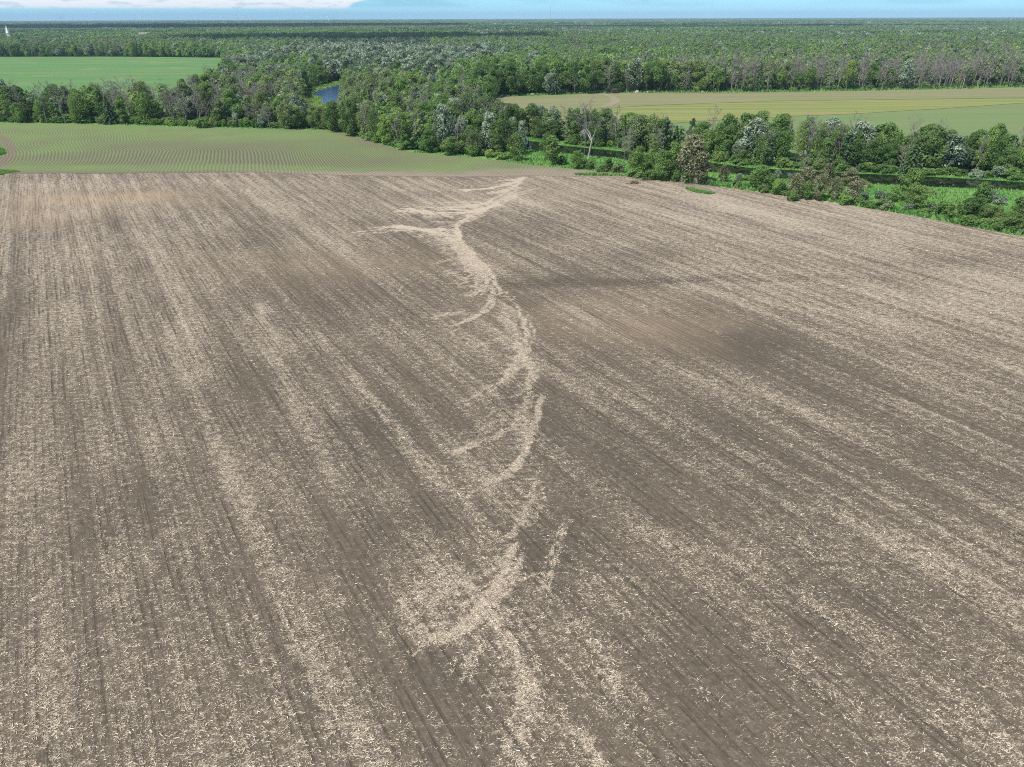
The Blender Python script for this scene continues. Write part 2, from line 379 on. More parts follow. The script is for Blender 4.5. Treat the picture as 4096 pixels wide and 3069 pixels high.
MEADOW = gpts([(1960, 545), (2105, 548), (2243, 562), (2467, 585), (2600, 602), (2825, 626), (2994, 650), (3123, 660), (3430, 676), (3865, 695), (4096, 708), (4500, 730)] + [(4500, 1000)] + PLOW_TOP[::-1][:9] + [(2560, 716), (2497, 700), (2249, 674), (2100, 659), (2000, 645), (1960, 620)])
OPEN_BANK = gpts([(2080, 556), (2243, 572), (2467, 596), (2600, 612), (2825, 640), (2994, 664), (3123, 672), (3430, 688), (3865, 708), (4096, 722), (4500, 745), (4500, 1000)] + PLOW_TOP[::-1][:13] + [(2249, 690), (2100, 675)])

def grid_sheet(name, poly, step, z, attrs, m):
    x0, y0 = poly.min(0); x1, y1 = poly.max(0)
    xs = np.arange(x0, x1 + step, step); ys = np.arange(y0, y1 + step, step)
    X, Y = np.meshgrid(xs, ys); nx = len(xs)
    c = inside(X[:-1, :-1] + step / 2, Y[:-1, :-1] + step / 2, poly)
    jj, ii = np.nonzero(c); i0 = jj * nx + ii
    F = np.stack([i0, i0 + 1, i0 + nx + 1, i0 + nx], -1)
    used = np.unique(F); re = np.full(X.size, -1); re[used] = np.arange(len(used))
    x = X.ravel()[used]; y = Y.ravel()[used]
    me = npmesh(name, np.stack([x, y, np.full_like(x, z)], -1), re[F], attrs(x, y))
    return tag(link(name, me, None, [m]), kind='structure')

# straw washed into drifts: traced on the ground (points of a half-size view of the photo), width in m, strength
K = 4096 / 2212.0
DR = [([(1130, 384), (1110, 395), (1080, 403), (1040, 409), (1005, 412)], 1.8, .8), ([(1128, 391), (1100, 410), (1060, 418)], 2.0, .5), ([(1075, 440), (1040, 456), (1010, 470), (986, 490)], 2.6, .55), ([(1120, 405), (1090, 428), (1060, 446)], 5.0, .32),
      ([(868, 451), (905, 456), (950, 462), (1005, 460), (1065, 448)], 1.6, 1.0), ([(900, 448), (1000, 448), (1050, 440)], 1.2, .5), ([(870, 455), (920, 461), (980, 470)], 1.0, .6), ([(940, 452), (1030, 455)], 1.2, .5), ([(930, 440), (990, 436), (1050, 440)], 1.0, .4),
      ([(822, 496), (865, 490), (930, 498), (985, 494)], 1.4, 1.0), ([(845, 487), (900, 494), (960, 505), (990, 512)], 1.3, .85), ([(830, 500), (880, 497)], .8, .6), ([(940, 503), (985, 520), (1010, 540)], 1.6, .5),
      ([(985, 488), (988, 510), (1003, 535), (1022, 562), (1040, 590), (1056, 615), (1064, 640)], 1.5, 1.0), ([(980, 500), (992, 535), (1015, 570), (1035, 600), (1050, 630)], 2.2, .6), ([(1064, 640), (1058, 655), (1038, 675), (1010, 690), (988, 702)], .9, .75), ([(945, 686), (975, 678), (1002, 670)], .8, .6),
      ([(930, 570), (980, 562), (1015, 567)], .8, .5), ([(1020, 600), (985, 612)], .8, .35), ([(1040, 625), (1010, 640)], 1.2, .5),
      ([(1093, 632), (1112, 655), (1128, 685), (1138, 715), (1137, 745), (1128, 772)], .9, .75), ([(1085, 650), (1100, 690), (1115, 720), (1122, 750)], 1.8, .42), ([(1128, 768), (1112, 785), (1098, 800), (1080, 828)], 1.2, .85), ([(1098, 770), (1120, 775)], 1.1, .7), ([(1128, 770), (1136, 795), (1146, 818), (1140, 838)], 1.2, .95), ([(1030, 745), (1070, 740), (1100, 735)], 1.6, .3),
      ([(1080, 828), (1040, 850), (990, 868)], 1.2, .45), ([(1135, 835), (1120, 850), (1095, 860)], 1.2, .4), ([(1166, 858), (1160, 890), (1150, 930), (1135, 970), (1118, 1005), (1095, 1025), (1070, 1040)], .75, .95), ([(1140, 850), (1132, 880), (1118, 910), (1090, 935), (1050, 950), (985, 978)], .9, .62),
      ([(1120, 890), (1080, 905), (1030, 930)], 1.6, .3), ([(1150, 870), (1138, 920), (1125, 960)], 1.2, .45), ([(1100, 1030), (1060, 1040), (1010, 1062)], 1.0, .35),
      ([(1168, 1020), (1155, 1060), (1138, 1100), (1122, 1140), (1108, 1165)], .9, .6), ([(1155, 1080), (1130, 1140)], 1.4, .35), ([(1122, 1180), (1108, 1205), (1090, 1240), (1070, 1275), (1045, 1305), (1012, 1335), (985, 1358), (940, 1388)], .85, 1.3), ([(1100, 1205), (1060, 1235), (1000, 1270), (940, 1300), (880, 1325)], 1.6, .30), ([(985, 1358), (935, 1395), (905, 1420)], .9, .35),
      ([(1222, 1120), (1210, 1165), (1196, 1205), (1185, 1240), (1172, 1280)], .7, .62), ([(1058, 1310), (1080, 1365), (1112, 1420), (1140, 1470), (1158, 1500)], .9, .48), ([(1150, 1480), (1140, 1550), (1125, 1657), (1130, 1760)], 1.0, .45), ([(1100, 1560), (1090, 1657)], .9, .4), ([(1262, 1570), (1280, 1610), (1305, 1660)], .7, .6), ([(1270, 1350), (1310, 1420), (1320, 1480)], 1.0, .25),
      ([(1035, 1380), (1010, 1440), (1000, 1470)], .9, .35), ([(900, 1190), (1000, 1170), (1060, 1180)], 2.0, .14),
      # broad pale streaks that follow the tillage
      ([(560, 660), (600, 780), (640, 890), (700, 1000), (770, 1130)], 1.6, .28), ([(750, 790), (820, 880), (900, 970), (1000, 1080), (1125, 1215)], .9, .34), ([(380, 700), (430, 820)], 2.2, .2), ([(590, 1000), (680, 1180), (730, 1300)], 1.8, .22), ([(930, 930), (1010, 1020), (1120, 1130)], .7, .3), ([(1020, 940), (1120, 1060), (1200, 1130)], .8, .22), ([(820, 1060), (960, 1240)], 2.4, .16),
      ([(1250, 820), (1500, 930), (1800, 1060)], 2.0, .18), ([(1400, 780), (1700, 880), (2211, 1010)], 2.5, .14), ([(1360, 1130), (1600, 1230), (1900, 1380)], 1.8, .18), ([(1500, 1000), (1800, 1110), (2150, 1260)], 2.2, .15), ([(1350, 600), (1700, 660), (2211, 740)], 3.0, .12)]
def strands(L):
    """each traced drift becomes a bundle of thin strands, with wisps combed off its left side"""
    g = np.random.default_rng(77); out = []
    for p, wd, st in L:
        far = p[0][1] < 560; q = gpts([(a * K, b * K) for a, b in p]); wd = wd * (.50 if p[0][1] < 480 else .60 if far else .66)
        if st < .3: out.append((q, wd, st)); continue
        t = np.linspace(0, 1, 14); tt = np.linspace(0, 1, len(q)); P = np.stack([np.interp(t, tt, q[:, 0]), np.interp(t, tt, q[:, 1])], -1)
        T = np.gradient(P, axis=0); T /= np.linalg.norm(T, axis=1)[:, None] + 1e-9; N = np.stack([-T[:, 1], T[:, 0]], -1)
        out.append((P, wd * .42, st * (.80 if far else 1.15)))
        for k in range(6 if wd > .45 else 3):
            a, b = sorted(g.random(2)); a, b = (a * .6, min(1, b + .35)); o0, o1 = g.normal(0, .75 * wd, 2); bow = g.normal(0, .5 * wd)
            u = np.linspace(0, 1, 7); sel = np.interp(a + (b - a) * u, t, np.arange(14)); ii = sel.astype(int).clip(0, 12); f = (sel - ii)[:, None]
            C = P[ii] * (1 - f) + P[ii + 1] * f + N[ii] * (o0 + (o1 - o0) * u + bow * np.sin(math.pi * u))[:, None]
            out.append((C, wd * g.uniform(.18, .34), st * g.uniform(.6, 1.25)))
        Lg = np.hypot(*np.diff(P, axis=0).T).sum()
        for k in range(int(Lg / (1.6 if far else 2.2)) if st >= .5 else 0):
            c = P[g.integers(1, 13)]; ln = g.uniform(1.5, 6.5) * (1 if far else .6); an = math.pi + g.normal(.18, .28); u = np.linspace(0, 1, 5)[:, None]
            C = c + g.normal(0, .3, 2) + np.array((math.cos(an), math.sin(an))) * ln * u + np.array((0, -1.0)) * (u ** 2) * g.normal(.3, .5)
            out.append((C, g.uniform(.10, .24) * (1.3 if far else .8), st * g.uniform(.35, .85)))
    return out
DR = strands(DR)
def blob(px, py, rx, ry, s):     # patch centred on a ground point: radius across / along the view
    x, y = unproj(px * K, py * K); return float(x), float(y), rx, ry, s
DARKS = [blob(800, 930, 9, 7, .9), blob(1480, 940, 11, 8, .7), blob(1610, 740, 11, 9, .9), blob(1210, 890, 5, 6, .7), blob(1230, 612, 20, 2.6, .9), blob(1420, 606, 24, 2.2, .95), blob(1640, 603, 22, 2.0, .7), blob(1180, 640, 9, 5, .5), blob(1130, 480, 17, 14, .5), blob(880, 640, 16, 8, .35), blob(310, 1080, 4, 7, .5), blob(560, 830, 9, 9, .35), blob(600, 640, 16, 14, .25),
         blob(700, 930, 6, 6, .5), blob(1200, 1190, 4, 5, .8), blob(1320, 980, 8, 7, .6), blob(1700, 1040, 8, 7, .5), blob(1500, 1400, 5, 5, .4), blob(1000, 1460, 3, 3, .6), blob(860, 1130, 5, 5, .5), blob(480, 880, 7, 8, .3), blob(250, 480, 6, 4, .2), blob(730, 380, 60, 5, .35), blob(320, 480, 18, 5, .4), blob(1780, 1250, 7, 6, .4), blob(2000, 1000, 12, 7, .35), blob(1380, 560, 18, 9, .25), blob(150, 620, 14, 14, .25), blob(400, 1250, 5, 6, .3), blob(1350, 1350, 5, 4, .3), blob(1850, 850, 16, 7, .3), blob(2100, 560, 26, 5, .5)]
TANS = [blob(200, 432, 26, 9, .95), blob(330, 420, 14, 5, .8), blob(60, 470, 16, 10, .6), blob(1400, 705, 15, 6, .5), blob(1480, 735, 8, 6, .3), blob(700, 570, 25, 10, .3), blob(1300, 660, 20, 8, .3), blob(1150, 420, 20, 9, .3)]
PALES = [blob(950, 1290, 5, 6, .16), blob(1040, 1020, 6, 8, .14), blob(1060, 740, 7, 9, .16), blob(1050, 560, 9, 14, .12), blob(1480, 480, 50, 26, .12), blob(1900, 620, 60, 26, .14), blob(1060, 440, 22, 8, .20), blob(1140, 1560, 4, 6, .1), blob(1250, 1300, 6, 8, .12), blob(600, 1020, 8, 10, .14), blob(100, 1400, 6, 8, .1), blob(660, 1600, 8, 8, .12), blob(1700, 900, 26, 10, .1), blob(2000, 1200, 20, 10, .1), blob(400, 400, 80, 8, .1), blob(1900, 560, 50, 20, .12)]
def blobs(x, y, L):
    r = 0 * x
    for bx, by, rx, ry, s in L:
        r = np.maximum(r, s * np.exp(-((x - bx) / rx) ** 2 - ((y - by) / ry) ** 2))
    return r
def field_state(x, y):
    """straw cover 0..1, bare tan subsoil, dark moist soil at ground points"""
    jx = x + 1.3 * (fbm(x / 3, y / 3, 5) - .5) ; jy = y + 2.2 * (fbm(x / 3, y / 3, 9) - .5)
    c = jx * CA + jy * SA; l = -jx * SA + jy * CA
    c0 = x * CA + y * SA; l0 = -x * SA + y * CA
    D = .28 + .18 * (fbm(c0 / 5.5, l0 / 60, 1) - .5) + .26 * (vn(c0 / 1.5, l0 / 60, 3) - .5) + .40 * (fbm(x / 13, y / 13, 2, 4) - .5)
    D += .10 * np.clip((x + .25 * y - 25) / 70, 0, 1) + .05 * np.clip((y - 90) / 80, 0, 1)
    D += .34 * (vn(c0 / .6, l0 / 36, 31) - .5)
    dk = blobs(x + 6 * (fbm(x / 9, y / 9, 41) - .5), y + 6 * (fbm(x / 9, y / 9, 42) - .5), DARKS); tn = blobs(x + 5 * (fbm(x / 7, y / 7, 43) - .5), y + 5 * (fbm(x / 7, y / 7, 44) - .5), TANS)
    D += blobs(jx, jy, PALES) - .26 * dk - .30 * tn
    comb = .55 + .9 * (vn(c0 / .5, l0 / 22, 21) - .25); rag = .45 + 1.1 * fbm(x / .8, y / .8, 23)
    dr = 0 * x
    lines = np.clip((vn(c0 / .42, l0 / 7, 33) - .46) * 3.2, 0, 1) * np.clip(2.2 * vn(c0 / 2, l0 / 4, 34) - .5, .15, 1.1)
    for p, wd, s in DR:
        lo = p.min(0) - 7 * wd; hi = p.max(0) + 7 * wd
        k = np.nonzero((jx > lo[0]) & (jx < hi[0]) & (jy > lo[1]) & (jy < hi[1]))[0]
        if len(k) == 0: continue
        d = segdist(jx[k], jy[k], p); core = s * np.exp(-(d / wd) ** 2) * np.clip(2.3 * rag[k] - .85, .1, 1.0)
        halo = .42 * s * np.exp(-(d / (2.6 * wd)) ** 2) * lines[k] * np.clip(1.5 * rag[k] - .3, .1, 1)
        dr[k] = np.maximum(dr[k], np.maximum(core, halo))
    return np.clip(D, 0, 1.0), np.clip(tn * (.6 + .8 * fbm(c0 / 1.2, l0 / 20, 51)), 0, 1), np.clip(dk * (.5 + fbm(x / 4, y / 4, 52)), 0, 1), np.clip(dr, 0, 1.1)
def plow_attrs(x, y):
    D, tn, dk, dr = field_state(x, y)
    r = np.hypot(x, y)
    k = np.interp(r, [80, 160], [1, .5]); D = .36 * (1 - k) + D * k
    near = np.interp(r, [30, 70, 120, 170, 220], [.55, .65, .9, 1.1, 1.15])
    return {'straw': D, 'tan': tn, 'dark': dk, 'near': near, 'drift': dr}
grid_sheet('plowed_field', PLOW, 0.4, 0.02, plow_attrs, M['soil'])

def soy_attrs(x, y):
    px, py, dep = proj(x, y)
    # heading of the rows (degrees left of straight ahead) changes with distance, as the drill was steered
    yy = np.linspace(y.min() - 1, y.max() + 1, 600)
    y_a, y_b = unproj(1000, 596)[1], unproj(1000, 575)[1]
    def curve(a_near):
        azs = np.interp(yy, [yy[0], y_a - 6, y_a + 3, y_b + 4, y_b + 12, yy[-1]], [a_near, a_near, 36, 36, 30, 38])
        return np.concatenate([[0], np.cumsum(np.tan(np.radians(azs[1:])) * np.diff(yy))])
    c1 = np.interp(y, yy, curve(19)); c2 = np.interp(y, yy, curve(31))
    k = np.clip((px - 1150) / 500, 0, 1); sh = c1 * (1 - k) + c2 * k
    wob = 3.0 * np.sin((y - y_a) / 11.0 + .9) * np.clip((700 - px) / 600, 0, 1)
    ph = (x + sh + wob + .8 * (fbm(x / 6, y / 6, 67) - .5)) / 1.18
    top = np.interp(px, [a for a, b in PLOW_TOP[:14]], [b for a, b in PLOW_TOP[:14]])
    d0 = top - py                                      # how far past the boundary, in photo rows
    rows = np.clip((d0 - 24 + 10 * (fbm(x / 12, y / 12, 61) - .5)) / 8, 0, 1) * np.interp(px, [1150, 1600, 1950], [1, .55, 0])
    rows *= np.interp(y, [y_a, y_b + 8, yy[-1]], [1, .30, .07]) * np.clip(1.6 * fbm(x / 20, y / 14, 66), .35, 1)
    g = .60 + .75 * (fbm(x / 22, y / 16, 62) - .5) + .25 * np.clip((y - y_b) / 40, 0, 1) + .30 * (1 - rows)
    g = np.where(py < 560, g + .05, g) - .35 * blobs(x, y, [(*unproj(930, 565), 34, 13, .8), (*unproj(500, 560), 22, 7, .5), (*unproj(1500, 640), 20, 10, .8), (*unproj(1650, 700), 16, 4, .9), (*unproj(1130, 535), 20, 8, .7), (*unproj(700, 640), 40, 9, .6), (*unproj(200, 640), 22, 9, .5)])
    g *= np.clip((d0 + 1) / np.interp(px, [900, 1400, 2000], [5, 9, 16]) + .2 * (fbm(x / 3, y / 3, 63) - .5), 0, 1)
    g *= np.interp(px, [1900, 2250, 2560], [1, .72, .45]) * np.clip(.55 + 1.2 * (fbm(x / 10, y / 10, 64) - .2), .4, 1.1)
    tr = segdist(x, y, gpts([(-30, 535), (20, 560), (52, 608), (30, 640), (-10, 672)]))
    ed = segdist(x, y, gpts([(1330, 524), (1380, 535), (1450, 560), (1520, 583), (1590, 602)]))
    tan = np.clip(1.4 - tr / 1.5, 0, 1) + np.clip(1.2 - ed / 3.6, 0, 1) * .9 + np.clip(1 - (d0) / 4, 0, 1) * .3
    g *= 1 - np.clip(tan, 0, 1)
    fade = np.clip(1.25 - d0 / np.interp(px, [1000, 1500, 2200], [4, 14, 30]) + 1.4 * (fbm(x / 5, y / 5, 68) - .5), 0, 1) * np.interp(px, [900, 1350], [0, 1])
    return {'fade': fade, 'phase': ph, 'green': np.clip(g, 0, 1.1), 'rows': rows, 'tan': np.clip(tan, 0, 1)}
grid_sheet('sprouting_crop_field', SOY, 0.5, 0.06, soy_attrs, M['crop'])
sheet('far_green_field', LEFTF, 0.05, M['left_field'], ground=True)
sheet('grass_strip', [(-300, 294.5), (0, 295), (820, 296.5), (820, 299), (0, 297.5), (-300, 297)], 0.1, M['hay_field'])
sheet('thin_crop_field', RIGHTF, 0.05, M['right_crop'], ground=True)
sheet('hay_field', [(1962, 399), (2298, 443), (2597, 423), (3100, 405), (4096, 393), (4600, 383), (4600, 398), (4096, 413), (3750, 437), (3401, 457), (2996, 474), (2600, 500), (2200, 530), (2000, 515)], 0.15, M['hay_field'])
sheet('tan_field', [(1962, 399), (2000, 389), (2120, 383), (2500, 372), (2996, 371), (3500, 363), (4096, 350), (4600, 338), (4600, 383), (4096, 393), (3100, 406), (2597, 424), (2298, 444), (2225, 448), (2040, 432)], 0.25, M['tan_field'])
sheet('path', [(2385, 375), (2420, 377), (2455, 387), (2480, 400), (2478, 412), (2450, 426), (2395, 434), (2430, 417), (2448, 402), (2435, 391), (2405, 382)], 0.32, M['track'])
sheet('meadow', MEADOW, 0.012, M['meadow'], ground=True)
M['marsh'] = field_mat('marsh_sedge', ((0.19, 0.33, 0.085), (0.24, 0.36, 0.10), (0.13, 0.25, 0.065)), (0.05, 0.2, 1), .3)
sheet('marsh', PONDZ, 0.02, M['marsh'], ground=True)
sheet('river_water', RIVER, 0.05, M['river'], ground=True)
sheet('pond_water', POND, 0.08, M['pond'], ground=True)
vs_ = gpts([(a, b - 9) for a, b in SOY_EDGE[1:]])
sheet('field_verge', np.vstack([se[1:] + (0, -1), vs_[::-1]]), 0.03, M['meadow'], ground=True)

# loose straw: real pieces where they are big enough to see
def straw():
    P = []
    for y0, y1, dens, size in ((14, 50, 480, 1.0), (50, 95, 270, 1.0), (95, 140, 100, 1.15)):
        xw = 0.78 * y1 + 22; n = int(dens * (y1 - y0) * 2 * xw)
        x = rng.uniform(-xw, xw, n); y = rng.uniform(y0, y1, n)
        k = np.abs(x) < .74 * y + 24
        x, y = x[k], y[k]; k = inside(x, y, PLOW); x, y = x[k], y[k]
        D, tn, dk, dr = field_state(x, y)
        cc = x * CA + y * SA; D = D * (1 + .35 * np.cos(2 * math.pi * cc / .62)) + dr * 1.35
        cl = fbm(x / .55, y / .55, 71, 2)                       # pieces lie in small mats
        p = np.clip(D * 1.05 - .05, 0.01, 1) ** 1.5 * np.clip(.30 + 2.6 * (cl - .36), .06, 1.8)
        k = rng.random(len(x)) < p
        P.append(np.stack([x[k], y[k], np.full(k.sum(), size)], -1))
    P = np.vstack(P); n = len(P); s = P[:, 2]
    L = np.clip(rng.lognormal(-2.50, .55, n), .035, .40) * s; wd = rng.uniform(.016, .038, n) * s * np.clip(L / .13, .8, 1.4)
    a = rng.normal(0.12, .75, n); b = rng.normal(0, .12, n)
    d = np.stack([np.cos(a) * np.cos(b), np.sin(a) * np.cos(b), np.sin(b)], -1)
    q = np.stack([-np.sin(a), np.cos(a), rng.normal(0, .45, n)], -1); q /= np.linalg.norm(q, axis=1)[:, None]
    c = np.stack([P[:, 0], P[:, 1], .045 + .5 * np.abs(np.sin(b)) * L + .02 * rng.random(n)], -1)
    h = d * (L / 2)[:, None]; e = q * (wd / 2)[:, None]
    V = np.stack([c - h - e, c + h - e, c + h + e, c - h + e], 1).reshape(-1, 3)
    F = np.arange(4 * n).reshape(n, 4); tone = np.clip(rng.beta(1.25, 1.9, n), 0, 1)
    tag(link('straw_residue', npmesh('straw_residue', V, F, {'tone': np.repeat(tone, 4)}), None, [M['straw']]), 'pale dry straw lying in streaks and drifts over the tilled field', 'straw', kind='stuff')
    print('straw', n)
straw()

# grass: tufts on the banks, verges and weed patches
def grass_patch(name, label, areas):
    V = []; T = []; Hs = []
    for poly, n, h0, h1, hue, mask in areas:
        lo = poly.min(0); hi = poly.max(0)
        x = rng.uniform(lo[0], hi[0], n); y = rng.uniform(lo[1], hi[1], n)
        k = inside(x, y, poly) & (np.abs(x) < .8 * y + 20)
        x, y = x[k], y[k]
        for mk in mask: k = ~inside(x, y, mk); x, y = x[k], y[k]
        n = len(x); cl = fbm(x / 5, y / 5, 81)
        hh = rng.uniform(h0, h1, n) * (.5 + cl); a = rng.uniform(0, 2 * math.pi, n); wd = hh * rng.uniform(.25, .6, n)
        lean = rng.normal(0, .35, (n, 2)) * hh[:, None]
        b0 = np.stack([x - np.cos(a) * wd, y - np.sin(a) * wd, 0 * x], -1); b1 = np.stack([x + np.cos(a) * wd, y + np.sin(a) * wd, 0 * x], -1)
        t = np.stack([x + lean[:, 0], y + lean[:, 1], hh], -1)
        V.append(np.stack([b0, b1, t], 1).reshape(-1, 3)); tt = np.clip(.25 + .9 * (cl - .3) + rng.normal(0, .16, n), 0, 1)
        T.append(np.repeat(tt, 3)); Hs.append(np.repeat(np.clip(hue + 1.1 * (fbm(x / 9, y / 9, 83) - .5), 0, 1), 3))
    V = np.vstack(V); F = np.arange(len(V)).reshape(-1, 3)
    tag(link(name, npmesh(name, V, F, {'tone': np.concatenate(T), 'hue': np.concatenate(Hs)}), None, [M['grass']]), label, 'grass', kind='stuff')
def strip(pts, wpx):
    a = [(x, y + 1) for x, y in pts]; b = [(x, y - wpx) for x, y in pts[::-1]]
    return gpts(a + b)
grass_patch('bank_grass', 'bright green meadow grass between the tilled field and the river', [
    (MEADOW, 150000, .2, .55, .12, [RIVER, PLOW]), (strip(PLOW_TOP[11:], 12), 40000, .5, 1.1, -.1, []), (strip(PLOW_TOP[8:13], 5), 6000, .4, .9, .1, [])])
grass_patch('verge_grass', 'green grass verge along the edge of the sprouting crop', [(strip(SOY_EDGE[1:], 8), 30000, .3, .9, .15, [])])
grass_patch('reeds', 'yellow-green reeds around the blue pond', [(PONDZ, 60000, .3, .9, .7, [POND])])
grass_patch('weed_patch', 'narrow green weed patch left in the tilled field', [
    (gpts([(2742, 755), (2765, 753), (2790, 763), (2830, 768), (2862, 775), (2840, 778), (2790, 773), (2755, 763)]), 9000, .15, .55, .25, [])])
grass_patch('field_corner_grass', 'green grass strip at the left field corner', [
    (gpts([(-60, 590), (5, 596), (24, 606), (18, 618), (-60, 635)]), 5000, .4, 1.1, .05, []), (gpts([(-60, 686), (60, 685), (88, 689), (40, 692), (8, 700), (-60, 712)]), 5000, .2, .7, .5, [])])
grass_patch('far_verge_grass', 'bright green grass strip along the foot of the woods behind the tan field', [(strip([(1990, 391), (2120, 384), (2500, 373), (2996, 372), (3500, 364), (4096, 351), (4500, 341)], 8), 50000, .6, 1.6, .15, [])])

# ------------------------------------------------------------------ plants: crowns of many leaf sprays
def cards(c, n, size, asp=.62, tone=None, bend=.25):
    """leaf sprays: rhombs at c (N,3) facing roughly n"""
    N = len(c); n = n + rng.normal(0, .55, (N, 3)); n /= np.linalg.norm(n, axis=1)[:, None] + 1e-9
    u = np.cross(n, rng.normal(0, 1, (N, 3))); u /= np.linalg.norm(u, axis=1)[:, None] + 1e-9; q = np.cross(n, u)
    s = size[:, None]
    V = np.stack([c - u * s, c + q * s * asp - n * s * bend, c + u * s, c - q * s * asp - n * s * bend], 1).reshape(-1, 3)
    F = np.arange(4 * N).reshape(N, 4)
    return V, F, np.repeat(np.clip(tone, 0, 1), 4)
def crown(h, w, base=.22, ncl=24, nl=3000, ls=.34, profile='oval', clr=.30, up=.25, seed=0, gap=.0):
    """leaf clumps spread through an envelope h tall, w wide"""
    g = np.random.default_rng(seed); Cs = []; Rs = []
    for i in range(ncl):
        z = base + (1 - base) * ((i + g.random()) / ncl) ** .9
        k = (z - base) / (1 - base)
        if profile == 'oval': rad = math.sin(math.pi * min(1, .12 + .88 * k) ** .85) ** .6
        elif profile == 'dome': rad = math.sqrt(max(0, 1 - k ** 2.2)) * (.55 + .45 * min(1, k * 3))
        elif profile == 'cone': rad = (1 - k) ** .8 * .95 + .08
        elif profile == 'column': rad = .72 * math.sin(math.pi * min(1, .2 + .8 * k)) ** .35
        else: rad = .5 + .5 * math.sin(math.pi * k)
        a = i * 2.39996 + g.normal(0, .5); r = rad * (g.random() ** .45) * w / 2 * (1 - clr * .8)
        Cs.append((r * math.cos(a), r * math.sin(a), z * h * (1 - .05 * g.random()))); Rs.append(w * clr * g.uniform(.55, 1.0) * (.65 + .5 * rad))
    Cs = np.array(Cs); Rs = np.array(Rs); Cs[:, 2] = np.minimum(Cs[:, 2], h - Rs * .55)
    pw = Rs ** 2 / (Rs ** 2).sum(); idx = g.choice(ncl, nl, p=pw)
    d = g.normal(0, 1, (nl, 3)); d[:, 2] += up; d /= np.linalg.norm(d, axis=1)[:, None]
    rr = Rs[idx] * g.uniform(.55, 1.08, nl) ** .6
    c = Cs[idx] + d * rr[:, None] * np.array((1, 1, .85)); c[:, 2] = np.maximum(c[:, 2], h * .03)
    tone = g.normal(.5, .17, nl) + (g.random(ncl)[idx] - .5) * .55
    V, F, T = cards(c, d + (0, 0, .35), ls * g.uniform(.55, 1.25, nl), tone=tone)
    return V, F, T
def skeleton(h, w, seed, limbs=9, sub=5, twig=6, r0=.16, base=.3, spread=1.0, fork=False, tw=.02):
    g = np.random.default_rng(seed); S = []
    p = np.array((0, 0, 0.)); pts = [p]
    for i in range(6):
        p = p + np.array((g.normal(0, .018 * h), g.normal(0, .018 * h), h * .94 / 6)); pts.append(p)
    rad = [r0 * (1 - .14 * i) for i in range(7)]; rad[-1] = r0 * .10
    for i in range(6): S.append((pts[i], rad[i], pts[i + 1], rad[i + 1]))
    for i in range(limbs):
        k = base + (1 - base) * (i + g.random() * .8) / limbs; k = min(k, .97); f = k * 6; j = min(int(f), 5)
        o = pts[j] + (pts[j + 1] - pts[j]) * (f - j); a = i * 2.4 + g.normal(0, .4)
        ln = w / 2 * (1.15 - .75 * abs(k - .5)) * g.uniform(.75, 1.15) * spread; el = g.uniform(.55, 1.15)
        d = np.array((math.cos(a) * math.cos(el), math.sin(a) * math.cos(el), math.sin(el)))
        m = o + d * ln * .5; e = m + (d + np.array((0, 0, .25))) * ln * .5; r = r0 * .42 * (1.2 - k)
        S.append((o, r, m, r * .65)); S.append((m, r * .65, e, r * .2))
        for q in range(sub):
            u = g.uniform(.3, 1); o2 = o + (m - o) * min(1, u * 2) if u < .5 else m + (e - m) * (u * 2 - 1)
            d2 = d + g.normal(0, .55, 3); d2 /= np.linalg.norm(d2); e2 = o2 + d2 * ln * g.uniform(.25, .5)
            S.append((o2, r * .4, e2, tw))
            for t in range(twig):
                o3 = o2 + (e2 - o2) * g.uniform(.3, 1); d3 = d2 + g.normal(0, .6, 3) + (0, 0, .3); d3 /= np.linalg.norm(d3)
                S.append((o3, tw, o3 + d3 * ln * g.uniform(.12, .3), tw * .5))
    return S
def conifer(h, w, seed, nl=2600, ls=.4, tiers=15, droop=.35, base=.06):
    g = np.random.default_rng(seed); C = []; N = []; T = []
    for i in range(tiers):
        k = base + (1 - base) * i / tiers; rad = w / 2 * (1 - k) ** .85 * g.uniform(.85, 1.1); nb = max(4, int(9 * (1 - k) + 3))
        for b in range(nb):
            a = 2 * math.pi * (b + g.random() * .7) / nb + i; m = max(3, int(nl / tiers / nb * (1.5 - k)))
            t = g.random(m) ** .7; r = rad * t * g.uniform(.8, 1.1)
            z = k * h - droop * rad * t ** 2 + g.normal(0, .10, m); aa = a + g.normal(0, .13, m) * (1.2 - t)
            C.append(np.stack([r * np.cos(aa), r * np.sin(aa), z], -1)); N.append(np.tile((math.cos(a) * .5, math.sin(a) * .5, 1.0), (m, 1))); T.append(g.normal(.5, .16, m) + .2 * (t - .5))
    C.append(np.stack([g.normal(0, .12, 30), g.normal(0, .12, 30), h * g.uniform(.9, 1.0, 30)], -1)); N.append(np.tile((0, 0, 1.), (30, 1))); T.append(np.full(30, .55))
    c = np.vstack(C); c[:, 2] = np.maximum(c[:, 2], .15)
    return cards(c, np.vstack(N), ls * g.uniform(.6, 1.2, len(c)), .45, np.concatenate(T))

